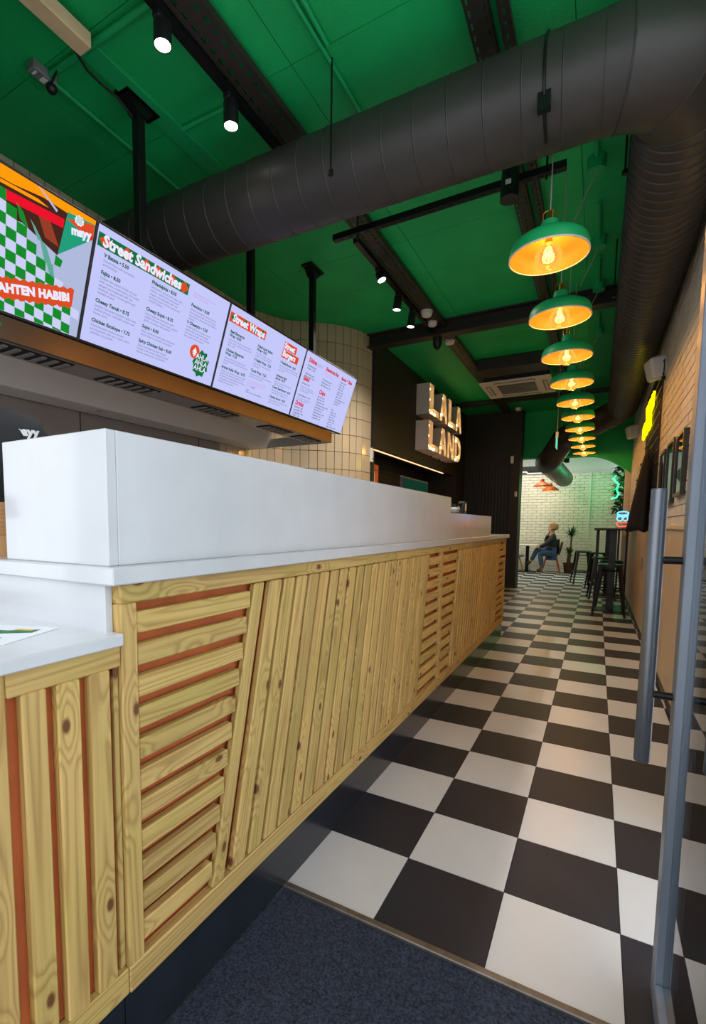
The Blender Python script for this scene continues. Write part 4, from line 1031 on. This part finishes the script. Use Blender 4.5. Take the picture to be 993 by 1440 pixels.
# trellis with neon
tr = thing('wall_trellis', 'black wire trellis fixed to the white brick wall', 'trellis', (.34, 4.9, 1.4))
bm = bmesh.new()
for y in [4.05+.11*k for k in range(16)]: cyl(bm, (.343, y, 1.36), (.343, y, 2.78), .005, seg=6)
obj('upright_wires', bm, 'blackmetal', tr, True)
bm = bmesh.new()
for z in [1.38+.115*k for k in range(13)]: cyl(bm, (.335, 4.03, z), (.335, 5.73, z), .005, seg=6)
obj('cross_wires', bm, 'blackmetal', tr, True)
for y in (4.1, 5.65): box('wall_tab', (.33, .368, y-.015, y+.015, 2.6, 2.63), 'blackmetal', tr)
nz = thing('yellow_neon', 'bright yellow neon sign of two rows of looping strokes on the trellis', 'neon sign', (.31, 5.1, 2.3))
rr = random.Random(3)
for row_, (zc, n_) in enumerate(((2.52, 5), (2.36, 6))):
    y = 4.5+(0 if row_ == 0 else .22)
    for k in range(n_):
        w = .17; a = []
        shp = (k*2+row_) % 4
        if shp == 0: a = [(0, .09), (.06, -.02), (.12, .09), (.06, -.02), (.06, -.09)]
        elif shp == 1: a = [(0, -.09), (.06, .09), (.12, -.09), (.09, -.02), (.03, -.02)]
        elif shp == 2: a = [(0, .09), (0, -.09), (.11, -.09)]
        else: a = [(0, -.09), (0, .09), (.09, .07), (.09, .02), (0, 0), (.1, -.03), (.09, -.09), (0, -.09)]
        bm = bmesh.new(); sweep(bm, [(.31, y+p*1.15, zc+q*.78) for p, q in a], .011, 8); obj('neon_tube', bm, 'neon_y', nz, True)
        for q in (0, -1):
            pass
        y += w
box('backing_bar', (.318, .326, 4.5, 5.7, 2.43, 2.45), 'blackmetal', nz)

# coat hanging on the trellis
ct = thing('hanging_coat', 'long black coat hanging from the trellis', 'coat', (.29, 4.6, 2.0))
bm = bmesh.new(); rings = []
for i in range(15):
    t = i/14; z = 2.02-.84*t; ry = .05+.21*min(1, t*2.2)**.7; rx = .02+.075*t**.8; ring = []
    for k in range(28):
        a = 2*math.pi*k/28; fold = 1+.16*t*math.sin(5*a+1.2)+.08*t*math.sin(9*a)
        ring.append(bm.verts.new((.30-.06*t+rx*math.cos(a)*fold, 4.62+.02*math.sin(3*t)+ry*math.sin(a)*fold*.8, z+.02*math.sin(2*a)*t)))
    rings.append(ring)
for a, b in zip(rings, rings[1:]):
    for k in range(28): bm.faces.new((a[k], a[(k+1) % 28], b[(k+1) % 28], b[k]))
bm.faces.new(rings[0]); bm.faces.new(rings[-1]); obj('cloth', bm, 'coat', ct, 'all')
bm = bmesh.new(); sweep(bm, [(.335, 4.62, 2.10), (.315, 4.62, 2.11), (.305, 4.62, 2.07), (.305, 4.62, 2.0)], .006, 8); obj('hook', bm, 'blackmetal', ct, True)
bm = bmesh.new(); extrude(bm, [(0, 0), (.03, .0), (.09, .50), (.05, .52)], (.30, 5.0, 1.55), EY, EZ, EX, .012, .003)
tag(obj('green_scarf', bm, 'cap'), 'narrow green scarf hanging beside the black coat', 'scarf')
for y, z, r, lab in ((5.55, 1.93, .075, 'larger round black and white ornament beside the green scarf'), (6.15, 1.80, .06, 'smaller round black and white ornament below the green scarf')):
    th = thing('wall_ornament', lab, 'ornament', (.33, y, z))
    bm = bmesh.new(); ball(bm, (.325, y, z), r, sx=.5); obj('ball', bm, 'letterwhite', th, True)
    for da in (0, 2.1, 4.2):
        bm = bmesh.new(); ball(bm, (.305, y+r*.5*math.cos(da), z+r*.5*math.sin(da)), r*.34, sx=.7, seg=10); obj('black_patch', bm, 'black', th, True)
# line drawing on the wall
bm = bmesh.new()
for pts in (((6.0, 1.66), (6.1, 1.72), (6.25, 1.70), (6.3, 1.6), (6.2, 1.52), (6.05, 1.55)), ((6.1, 1.50), (6.05, 1.40), (6.15, 1.36)), ((6.35, 1.62), (6.45, 1.5), (6.4, 1.45)), ((5.9, 1.42), (5.95, 1.30), (6.0, 1.27))):
    sweep(bm, [(.364, y, z) for y, z in pts], .006, 6)
tag(obj('wire_drawing', bm, 'black', smooth=True), 'black line figure on the wall beneath the round ornaments', 'wall drawing')
# framed pictures
for (y0, y1, z0, z1, art, lab) in ((2.35, 2.72, 1.43, 1.86, 'artpink', 'black framed rose picture nearest the door on the brick wall'), (2.86, 3.26, 1.40, 1.88, 'artgreen', 'black framed sage picture between the other two on the brick wall'), (3.42, 3.78, 1.45, 1.87, 'artgreen', 'black framed picture next to the trellis')):
    th = thing('wall_picture', lab, 'picture', (.35, (y0+y1)/2, z0), 'framed pictures on the brick wall')
    bm = bmesh.new(); w = .022
    for b in ((.333, .366, y0, y0+w, z0, z1), (.333, .366, y1-w, y1, z0, z1), (.333, .366, y0+w, y1-w, z0, z0+w), (.333, .366, y0+w, y1-w, z1-w, z1)): bx(bm, *b)
    obj('frame', bm, 'frame', th); box('mount', (.350, .364, y0+w, y1-w, z0+w, z1-w), 'paper', th)
    box('print', (.348, .351, y0+w+.05, y1-w-.05, z0+w+.05, z1-w-.05), art, th); box('glazing', (.342, .344, y0+w, y1-w, z0+w, z1-w), 'clear', th)
# string of bulbs and white lock at the near end of the wall
sl = thing('string_lights', 'string of warm bulbs hanging down the near end of the brick wall', 'string lights', (.32, 1.7, 2.6))
bm = bmesh.new(); sweep(bm, [(.335, 1.72+.01*math.sin(k*1.7), 2.86-k*.1) for k in range(13)], .004, 6); obj('wire', bm, 'black', sl, True)
for k in range(10):
    bm = bmesh.new(); ball(bm, (.315, 1.72+.012*math.sin(k*2.3), 2.78-k*.125), .016, sz=1.3, seg=10); obj('bulb', bm, 'bulb', sl, True)
lk = thing('door_contact', 'white plastic door contact under the string of bulbs', 'sensor', (.34, 1.7, 1.62))
bm = bmesh.new(); lathe(bm, [(0, 0), (.022, 0), (.026, .01), (.026, .075), (.02, .08), (.012, .1), (.012, .13), (0, .135)], 18, (.325, 1.68, 1.585)); obj('case', bm, 'whiteplastic', lk, True)
box('back_plate', (.335, .368, 1.65, 1.71, 1.59, 1.68), 'whiteplastic', lk)
tag(box('light_switch', (.342, .353, 5.15, 5.2, .72, .86), 'tagwhite', bev=.003), 'small grey socket plate on the pale dado panel', 'socket')

# burger neon
bn_ = thing('burger_neon', 'small blue and red burger neon standing on the high table', 'neon sign', (.2, 7.35, 1.20))
def ell(cx, cz, a, b, n=20, s=0, e=2*math.pi): return [(cx+a*math.cos(s+(e-s)*k/n), 7.35, cz+b*math.sin(s+(e-s)*k/n)) for k in range(n+1)]
for pts, m_n in ((ell(.21, 1.425, .075, .028), 'neon_b'), (ell(.172, 1.345, .038, .036), 'neon_b'), (ell(.245, 1.345, .034, .034), 'neon_b'),
               ([(.135, 7.35, 1.40), (.15, 7.35, 1.37), (.19, 7.35, 1.385), (.225, 7.35, 1.365), (.285, 7.35, 1.395)], 'neon_b'),
               ([(.135, 7.35, 1.285), (.285, 7.35, 1.285), (.28, 7.35, 1.245), (.25, 7.35, 1.225), (.17, 7.35, 1.225), (.14, 7.35, 1.245), (.135, 7.35, 1.285)], 'neon_r')):
    bm = bmesh.new(); sweep(bm, pts, .0085, 8); obj('neon_tube', bm, m_n, bn_, True)
bm = bmesh.new(); bx(bm, .12, .30, 7.362, 7.372, 1.202, 1.46); bx(bm, .12, .30, 7.34, 7.42, 1.196, 1.204); obj('acrylic_stand', bm, 'clear', bn_)

# ------------------------------------------------------------------ HIGH TABLES AND STOOLS
def high_table(x0, x1, y0, y1, z, px, py, lab):
    th = thing('high_table', lab, 'table', (px, py, 0), 'high bar tables')
    bm = bmesh.new(); bx(bm, x0, x1, y0, y1, z-.028, z, .004); obj('tabletop', bm, 'slatblack', th)
    box('post', (px-.045, px+.045, py-.045, py+.045, .012, z-.028), 'stoolmetal', th, bev=.003)
    box('base_plate', (px-.2, px+.2, py-.2, py+.2, 0, .014), 'stoolmetal', th, bev=.003)
    for xx in (x0+.03, x1-.06): box('leg', (xx, xx+.03, y1-.06, y1-.03, 0, z-.028), 'stoolmetal', th)
high_table(-.16, .345, 6.42, 7.72, 1.195, .085, 6.66, 'near black high table along the dado with the burger neon on it')
high_table(-.14, .27, 8.2, 8.95, 1.19, .06, 8.5, 'far black high table by the opening to the back room')
def make_stool():
    th = thing('bar_stool', '', 'stool', (0, 0, 0), 'black metal bar stools')
    H = .705; bm = bmesh.new(); lathe(bm, [(0, H-.004), (.1, H-.006), (.14, H), (.152, H-.006), (.152, H-.035), (.145, H-.035), (.14, H-.02), (0, H-.02)], 28)
    for v in bm.verts:   # squarish seat
        r = math.hypot(v.co.x, v.co.y)
        if r > .05:
            a = math.atan2(v.co.y, v.co.x); k = 1/max(abs(math.cos(a)), abs(math.sin(a))); f = 1+.55*(min(k, 1.2)-1); v.co.x *= f; v.co.y *= f
    obj('seat', bm, 'stoolmetal', th, True)
    for sx in (-1, 1):
        for sy in (-1, 1):
            bm = bmesh.new(); t = Vector((sx*.12, sy*.12, H-.02)); f = Vector((sx*.19, sy*.19, .02))
            d = (t-f).normalized(); a = Vector((sx, sy, 0)).normalized(); b = d.cross(a).normalized()
            for w, base in ((.032, f), ):
                pts = []
                for p, hw in ((f, .016), (t, .034)):
                    for u, v in ((-1, -.2), (0, .35), (1, -.2), (1, -.55), (0, 0), (-1, -.55)): pts.append(bm.verts.new(p+b*u*hw+a*v*hw))
                for k in range(6): bm.faces.new((pts[k], pts[(k+1) % 6], pts[6+(k+1) % 6], pts[6+k]))
                bm.faces.new(pts[:6][::-1]); bm.faces.new(pts[6:])
            lg = obj('leg', bm, 'stoolmetal', th)
            bm = bmesh.new(); bx(bm, f.x-.016, f.x+.016, f.y-.016, f.y+.016, 0, .022, .003); obj('rubber_foot', bm, 'blackplastic', lg)
    for (p, q) in (((-1, -1), (1, -1)), ((1, -1), (1, 1)), ((1, 1), (-1, 1)), ((-1, 1), (-1, -1))):
        bm = bmesh.new(); k = .165; cyl(bm, (p[0]*k, p[1]*k, .26), (q[0]*k, q[1]*k, .26), .011, seg=8); obj('footrest', bm, 'stoolmetal', th, True)
    bm = bmesh.new(); cyl(bm, (-.13, -.13, .61), (.13, .13, .61), .007, seg=8); cyl(bm, (.13, -.13, .61), (-.13, .13, .61), .007, seg=8); obj('cross_brace', bm, 'stoolmetal', th, True)
    return th
stool = make_stool()
for i, (x, y, r_, lab) in enumerate(((.06, 6.2, 0, 'black metal bar stool standing free before the near high table post'), (.09, 7.1, .05, 'black metal bar stool under the near high table'), (-.02, 7.95, .1, 'black metal bar stool between the two high tables'), (-.36, 10.2, .2, 'black metal bar stool alone on the chequer in the back room'), (-.08, 9.75, -.1, 'black metal bar stool just inside the opening by the pier'))):
    o = stool if i == 0 else dup(stool)
    o.location = (x, y, 0); o.rotation_euler = (0, 0, r_); o['label'] = lab

# ------------------------------------------------------------------ BACK ROOM FURNITURE
tb = thing('cafe_table', 'low white cafe table on a black post by the brick back wall', 'table', (-1.95, 12.5, 0))
box('tabletop', (-2.5, -1.45, 12.2, 12.85, .70, .73), 'tabletop', tb, bev=.004); box('post', (-1.75, -1.67, 12.46, 12.54, .02, .70), 'blackmetal', tb); box('base_plate', (-1.95, -1.47, 12.3, 12.7, 0, .02), 'blackmetal', tb)
def cafe_chair(x, y, rz, lab):
    th = thing('cafe_chair', lab, 'chair', (x, y, 0), 'chairs with orange wooden legs'); th.rotation_euler = (0, 0, rz)
    bm = bmesh.new(); rings = []      # shell seat facing -X
    prof = [(-.2, .43), (-.12, .445), (.02, .44), (.14, .445), (.2, .50), (.235, .62), (.26, .76), (.27, .82)]
    for px_, pz in prof: rings.append([(px_+.0+.03*abs(v)**2*(-1 if pz > .5 else 0), v*.21*(1 if pz < .6 else .9), pz+.03*abs(v)**2*(1 if pz < .5 else 0)) for v in (-1, -.6, -.2, .2, .6, 1)])
    V = [[bm.verts.new(p) for p in r] for r in rings]
    for a, b in zip(V, V[1:]):
        for k in range(5): bm.faces.new((a[k], a[k+1], b[k+1], b[k]))
    s_ = obj('shell', bm, 'chairshell', th, 'all', local=True); md = s_.modifiers.new('s', 'SOLIDIFY'); md.thickness = .018; md.offset = -1
    for sx in (-1, 1):
        for sy in (-1, 1):
            bm = bmesh.new(); cyl(bm, (sx*.11, sy*.12, .44), (sx*.22, sy*.2, 0), .016, .011, 10); obj('leg', bm, 'chairwood', th, True, local=True)
    bm = bmesh.new(); cyl(bm, (-.13, -.14, .36), (.13, .14, .36), .006, seg=6); cyl(bm, (.13, -.14, .36), (-.13, .14, .36), .006, seg=6); obj('brace', bm, 'blackmetal', th, True, local=True)
cafe_chair(-1.13, 12.45, 0, 'chair with orange wooden legs that the seated person is on')
cafe_chair(-1.98, 11.8, 2.2, 'empty chair with orange wooden legs tucked at the cafe table end')

# seated person
def skin(name, V, E, m, parent, root, sub=2, local=True):
    me = bpy.data.meshes.new(name); keys = list(V); me.from_pydata([V[k][0] for k in keys], [(keys.index(a), keys.index(b)) for a, b in E], [])
    me.materials.append(M[m]); o = link(name, me, parent, local)
    o.modifiers.new('skin', 'SKIN'); L_ = me.skin_vertices[0].data
    for i, k in enumerate(keys):
        r = V[k][1]; L_[i].radius = r if isinstance(r, tuple) else (r, r); L_[i].use_root = (k == root)
    sb_ = o.modifiers.new('sub', 'SUBSURF'); sb_.levels = sub; sb_.render_levels = sub
    o.modifiers['skin'].use_smooth_shade = True
    return o
def hand(V, E, wrist, d, side, up_, key):
    """palm with four fingers and a thumb added to a skin graph"""
    d = Vector(d).normalized(); s_ = Vector(side).normalized(); u_ = Vector(up_).normalized(); w = Vector(V[wrist][0])
    p = w+d*.05; V[key+'palm'] = (tuple(p), .03); E.append((wrist, key+'palm'))
    for i in range(4):
        o_ = s_*(-.028+.019*i); l = (.07, .08, .075, .06)[i]
        a = p+o_+d*.035; b = a+d*l*.5-u_*.012; c = b+d*l*.4-u_*.03
        V[f'{key}f{i}a'] = (tuple(a), .0095); V[f'{key}f{i}b'] = (tuple(b), .0088); V[f'{key}f{i}c'] = (tuple(c), .0075)
        E += [(key+'palm', f'{key}f{i}a'), (f'{key}f{i}a', f'{key}f{i}b'), (f'{key}f{i}b', f'{key}f{i}c')]
    a = w+d*.02-s_*.038; b = a+d*.04-s_*.02-u_*.01
    V[key+'t1'] = (tuple(a), .011); V[key+'t2'] = (tuple(b), .009); E += [(wrist, key+'t1'), (key+'t1', key+'t2')]

pp = thing('person', 'seated person with curly hair, dark jacket and blue jeans, legs crossed', 'person', (-1.1, 12.45, 0))
V = {'pel': ((0, 0, .53), (.12, .15)), 'sp': ((.01, 0, .72), (.10, .14)), 'ch': ((0, 0, .90), (.10, .16)), 'nk': ((-.02, 0, 1.03), .05), 'hd0': ((-.035, 0, 1.085), (.062, .058)), 'hd1': ((-.045, -.005, 1.15), (.085, .074)), 'hd2': ((-.03, 0, 1.21), (.07, .062)),
     'shl': ((0, -.17, .94), .055), 'ell': ((-.16, -.26, .74), .042), 'wrl': ((-.30, -.12, .68), .03),
     'shr': ((0, .17, .94), .055), 'elr': ((-.20, .20, .78), .042), 'wrr': ((-.13, .06, 1.0), .03),
     'hpl': ((-.02, -.09, .52), .085), 'knl': ((-.30, -.09, .53), .062), 'anl': ((-.22, -.09, .10), .038), 'tol': ((-.36, -.10, .04), .034),
     'hpr': ((-.02, .09, .54), .085), 'knr': ((-.36, -.02, .63), .062), 'anr': ((-.50, -.06, .30), .038), 'tor': ((-.60, -.07, .22), .034)}
E_ = [('pel', 'sp'), ('sp', 'ch'), ('ch', 'nk'), ('nk', 'hd0'), ('hd0', 'hd1'), ('hd1', 'hd2'), ('ch', 'shl'), ('shl', 'ell'), ('ell', 'wrl'), ('ch', 'shr'), ('shr', 'elr'), ('elr', 'wrr'), ('pel', 'hpl'), ('hpl', 'knl'), ('knl', 'anl'), ('anl', 'tol'), ('pel', 'hpr'), ('hpr', 'knr'), ('knr', 'anr'), ('anr', 'tor')]
hand(V, E_, 'wrl', (-1, .3, -.35), (.2, .9, 0), (-.3, 0, 1), 'L'); hand(V, E_, 'wrr', (.35, -.3, 1), (.2, .9, .1), (-1, 0, .2), 'R')
def slim(V, keys, k):   # the body keeps clear of the clothes over it
    W = dict(V)
    for q in keys: r = V[q][1]; W[q] = (V[q][0], tuple(x*k for x in r) if isinstance(r, tuple) else r*k)
    return W
COVER = ['pel', 'sp', 'ch', 'shl', 'shr', 'hpl', 'hpr', 'knl', 'knr']
body = skin('body', slim(V, COVER, .68), E_, 'skin', pp, 'pel')
def sub(keys, grow): return {k: (V[k][0], tuple(x+grow for x in V[k][1]) if isinstance(V[k][1], tuple) else V[k][1]+grow) for k in keys}
V['pel'] = (V['pel'][0], (.125, .155))
jk = ['pel', 'sp', 'ch', 'nk', 'shl', 'ell', 'wrl', 'shr', 'elr', 'wrr']
JK = sub(jk, .018); JK['pel'] = ((.0, 0, .50), (.165, .185)); JK['sp'] = ((.02, 0, .72), (.14, .165))
skin('jacket', JK, [e for e in E_ if e[0] in jk and e[1] in jk], 'jacket', pp, 'sp')
jn = ['pel', 'hpl', 'knl', 'anl', 'hpr', 'knr', 'anr']
skin('jeans', sub(jn, .012), [e for e in E_ if e[0] in jn and e[1] in jn], 'jeans', pp, 'pel')
for a, b in (('anl', 'tol'), ('anr', 'tor')): skin('boot', sub([a, b], .014), [(a, b)], 'boot', pp, a)
bm = bmesh.new(); hr = random.Random(5)
ball(bm, (-.005, .0, 1.20), .10, seg=14)
for k in range(46):
    a = hr.uniform(0, 2*math.pi); e = hr.uniform(-.5, 1.4); c = Vector((math.cos(a)*math.cos(e), math.sin(a)*math.cos(e), math.sin(e)))
    if c.x < -.35 and c.z < .45: continue
    ball(bm, tuple(Vector((-.01, 0, 1.185))+c*.095), hr.uniform(.022, .034), seg=8)
obj('hair', bm, 'hair', pp, 'all', local=True)
bm = bmesh.new()
ball(bm, (-.128, -.005, 1.135), .016, seg=8); obj('nose', bm, 'skin', pp, True, local=True)
for sy in (-.032, .026):
    bm = bmesh.new(); ball(bm, (-.118, sy, 1.165), .009, seg=8); obj('eye', bm, 'black', pp, True, local=True)
bm = bmesh.new(); ball(bm, (-.118, -.004, 1.098), .018, sx=.5, sz=.35, seg=8); obj('mouth', bm, 'printred', pp, True, local=True)
for sy in (-1, 1):
    bm = bmesh.new(); ball(bm, (-.03, sy*.082, 1.145), .02, sx=.7, sy=.5, sz=1.3, seg=8); obj('ear', bm, 'skin', pp, True, local=True)

# yucca
yc = thing('potted_yucca', 'potted yucca with two spiky crowns against the brick back wall', 'plant', (-.72, 12.72, 0))
bm = bmesh.new(); lathe(bm, [(0, 0), (.11, 0), (.14, .24), (.15, .25), (.15, .27), (.13, .27), (.125, .23), (0, .22)], 24); obj('pot', bm, 'pot', yc, True, local=True)
bm = bmesh.new(); sweep(bm, [(0, 0, .2), (.02, 0, .6), (.03, 0, .98)], [.03, .026, .022], 10); obj('trunk', bm, 'bark', yc, True, local=True)
bm = bmesh.new(); sweep(bm, [(-.04, .02, .2), (-.03, -.02, .45), (-.0, -.03, .52)], [.025, .022, .018], 10); obj('trunk', bm, 'bark', yc, True, local=True)
lr = random.Random(11)
def crown(c, n, L, par):
    bm = bmesh.new()
    for k in range(n):
        a = lr.uniform(0, 2*math.pi); e = lr.uniform(-.15, 1.45); d = Vector((math.cos(a)*math.cos(e), math.sin(a)*math.cos(e), math.sin(e))); s_ = d.cross(Vector((0, 0, 1)))
        s_ = s_.normalized() if s_.length > 1e-3 else Vector((1, 0, 0)); l = L*lr.uniform(.7, 1); w = .016; c_ = Vector(c); prev = None
        for t, ww in ((0, .7), (.4, 1), (.75, .7), (1, .05)):
            p = c_+d*l*t+Vector((0, 0, -.16*l*t*t)); q = [bm.verts.new(p-s_*w*ww), bm.verts.new(p+s_*w*ww)]
            if prev: bm.faces.new((prev[0], prev[1], q[1], q[0]))
            prev = q
    return obj('leaf_crown', bm, 'leaf', par, True, local=True)
crown((.03, 0, .97), 60, .36, yc); crown((0, -.03, .50), 46, .28, yc)

# trailing plant with green neon
tp_ = thing('trailing_plant', 'dark trailing plant hanging down the white wall of the back room', 'plant', (.34, 12.3, 2.2))
bm = bmesh.new()
for k in range(360):
    t = lr.random(); z = 2.72-1.15*t; w = .10+.10*math.sin(t*9)**2; c_ = Vector((.36+lr.uniform(-w, .05), 12.3+lr.uniform(-.3, .3), z)); a = lr.uniform(0, 6.28); L_ = lr.uniform(.09, .19)
    d = Vector((math.cos(a), math.sin(a), lr.uniform(-.9, .2))).normalized(); s_ = d.cross(Vector((0, 0, 1))).normalized()*L_*.3
    p = [c_, c_+d*L_*.5+s_, c_+d*L_, c_+d*L_*.5-s_]
    bm.faces.new([bm.verts.new(v) for v in p])
obj('foliage', bm, 'leafdark', tp_); bm = bmesh.new(); sweep(bm, [(.40, 12.3, 2.75), (.38, 12.28, 2.3), (.39, 12.32, 1.9), (.37, 12.3, 1.6)], .02, 8); obj('stem', bm, 'bark', tp_, True)
ng = thing('green_neon', 'green neon tube glowing among the trailing plant leaves', 'neon sign', (.25, 12.1, 2.1))
bm = bmesh.new(); sweep(bm, [(.20, 12.0, 2.42), (.14, 12.0, 2.35), (.20, 12.0, 2.28), (.26, 12.0, 2.22), (.22, 12.0, 2.1), (.27, 12.0, 1.98), (.22, 12.0, 1.9), (.12, 12.0, 1.88)], .014, 8); obj('neon_tube', bm, 'neon_g', ng, True)
bm = bmesh.new(); cyl(bm, (.26, 12.0, 2.22), (.451, 12.05, 2.22), .006, seg=6); obj('wall_fixing', bm, 'blackmetal', ng, True)
lamp('neon_light', 'POINT', (-.14, -.12, .15), 26, (.02, 1, .35), ng, shadow_soft_size=.15)

# ------------------------------------------------------------------ KITCHEN WORKER
wk_ = thing('person', 'kitchen worker in a black T-shirt and green cap behind the counter end', 'person', (-1.82, -.885, 0))
V = {'pel': ((0, 0, .95), (.13, .15)), 'sp': ((0, 0, 1.15), (.11, .14)), 'ch': ((0, 0, 1.36), (.12, .17)), 'nk': ((.01, 0, 1.52), .055), 'hd0': ((.03, 0, 1.60), (.07, .065)), 'hd1': ((.03, 0, 1.69), (.095, .082)), 'hd2': ((.01, 0, 1.77), (.08, .07)),
     'shl': ((0, .18, 1.43), .05), 'ell': ((.03, .235, 1.17), .046), 'wrl': ((.20, .20, 1.23), .032), 'shr': ((0, -.18, 1.43), .05), 'elr': ((.02, -.24, 1.17), .046), 'wrr': ((.20, -.18, 1.23), .032),
     'hpl': ((0, .10, .80), .085), 'knl': ((.02, .10, .48), .065), 'anl': ((0, .10, .09), .045), 'tol': ((.14, .11, .04), .04), 'hpr': ((0, -.10, .80), .085), 'knr': ((.02, -.10, .50), .065), 'anr': ((0, -.10, .09), .045), 'tor': ((.14, -.11, .04), .04)}
E_ = [('pel', 'sp'), ('sp', 'ch'), ('ch', 'nk'), ('nk', 'hd0'), ('hd0', 'hd1'), ('hd1', 'hd2'), ('ch', 'shl'), ('shl', 'ell'), ('ell', 'wrl'), ('ch', 'shr'), ('shr', 'elr'), ('elr', 'wrr'), ('pel', 'hpl'), ('hpl', 'knl'), ('knl', 'anl'), ('anl', 'tol'), ('pel', 'hpr'), ('hpr', 'knr'), ('knr', 'anr'), ('anr', 'tor')]
hand(V, E_, 'wrl', (1, -.2, -.1), (0, -1, 0), (0, 0, 1), 'L'); hand(V, E_, 'wrr', (1, .2, -.1), (0, 1, 0), (0, 0, 1), 'R')
skin('body', slim(V, COVER, .72), E_, 'skin_w', wk_, 'pel')
tk = ['pel', 'sp', 'ch', 'shl', 'shr']; TS = sub(tk, .03); TS['shl'] = ((0, .19, 1.435), .098); TS['shr'] = ((0, -.19, 1.435), .098); TS['ch'] = ((0, 0, 1.38), (.15, .19)); TS['sp'] = ((0, 0, 1.14), (.145, .18)); TS['pel'] = ((0, 0, .92), (.15, .185)); TS['nkb'] = ((0, 0, 1.47), (.09, .11))
TS['sll'] = ((.01, .215, 1.37), .088); TS['slr'] = ((.01, -.215, 1.37), .088)
TS['sl2'] = ((.015, .225, 1.31), .086); TS['sr2'] = ((.015, -.225, 1.31), .086)
skin('tshirt', TS, [('pel', 'sp'), ('sp', 'ch'), ('ch', 'nkb'), ('ch', 'shl'), ('ch', 'shr'), ('shl', 'sll'), ('shr', 'slr'), ('sll', 'sl2'), ('slr', 'sr2')], 'tee', wk_, 'sp')
tr_ = ['pel', 'hpl', 'knl', 'anl', 'hpr', 'knr', 'anr']; skin('trousers', sub(tr_, .014), [e for e in E_ if e[0] in tr_ and e[1] in tr_], 'tee', wk_, 'pel')
for a, b in (('anl', 'tol'), ('anr', 'tor')): skin('shoe', sub([a, b], .014), [(a, b)], 'blackplastic', wk_, a)
bm = bmesh.new(); lathe(bm, [(.112, 1.70), (.114, 1.74), (.10, 1.80), (.06, 1.835), (0, 1.842)], 24, (.02, 0, 0)); extrude(bm, [(-.07, 0), (.07, 0), (.05, .07), (-.05, .07)], (.11, 0, 1.70), EY, EX, EZ, .008); obj('cap', bm, 'cap', wk_, True, local=True)
bm = bmesh.new(); ball(bm, (-.01, 0, 1.67), .098, seg=14); obj('hair', bm, 'black', wk_, True, local=True)
bm = bmesh.new(); ball(bm, (.125, 0, 1.655), .017, seg=8); obj('nose', bm, 'skin_w', wk_, True, local=True)
for sy in (-.033, .033):
    bm = bmesh.new(); ball(bm, (.115, sy, 1.685), .009, seg=8); obj('eye', bm, 'black', wk_, True, local=True)
bm = bmesh.new(); ball(bm, (.112, 0, 1.615), .02, sx=.5, sz=.3, seg=8); obj('mouth', bm, 'printred', wk_, True, local=True)
sl_ = lettering('sleeve_lettering', 'mayy', .036, (-1.735, -.728, 1.43), (.45, .89, 0), (0, 0, 1), 'white', wk_, bold=.002, align='CENTER')
for v in sl_.data.vertices:
    a = v.co.x/.088; v.co.x = .088*math.sin(a); v.co.z = .088*(math.cos(a)-1)
wk_.scale = (1.045, 1.045, 1.045)

# kraft bowls in a stack
def bowl(z, lab):
    bm = bmesh.new(); lathe(bm, [(0, 0), (.048, 0), (.05, .004), (.068, .052), (.071, .055), (.068, .056), (.047, .008), (0, .006)], 28, (0, 0, 0))
    return bm
bm = bowl(0, ''); kb = obj('kraft_bowl', bm, 'kraft', smooth=True); tag(kb, 'brown kraft paper bowl in the stack on the worktop', 'bowl', 'stacked kraft bowls'); kb.location = (-1.475, -.915, 1.126)
for k in range(1, 9):
    c = kb.copy(); C.objects.link(c); c.location = (-1.475, -.915, 1.126+k*.0105)
# leaflets on the ledge
for (x, y, rz, lab, w, h) in ((-1.18, -1.13, .35, 'white leaflet with a green printed photo lying on the low ledge', .21, .15), (-1.42, -1.12, -.2, 'second white leaflet lying behind the one with the green photo', .21, .15)):
    th = thing('menu_leaflet', lab, 'leaflet', (x, y, .990)); th.rotation_euler = (0, 0, rz)
    bm = bmesh.new(); bx(bm, -w/2, w/2, -h/2, h/2, .0002, .0015); obj('sheet', bm, 'whitepaper', th, local=True)
    bm = bmesh.new(); extrude(bm, [(-.09, .0), (-.04, .03), (.02, .028), (.08, .05), (.085, .02), (.0, -.01), (-.06, -.015)], (0, 0, .0015), EX, EY, EZ, .0003); obj('printed_photo', bm, 'printgreen', th, local=True)
    bm = bmesh.new(); bx(bm, -.03, .06, -.045, -.03, .0015, .0018); obj('printed_line', bm, 'printgreen', th, local=True)
    bm = bmesh.new(); bx(bm, -.06, -.04, -.045, -.028, .0015, .0018); obj('printed_mark', bm, 'printred', th, local=True)
    bm = bmesh.new(); bx(bm, .03, .07, .035, .045, .0019, .0022); obj('printed_accent', bm, 'printyellow', th, local=True)
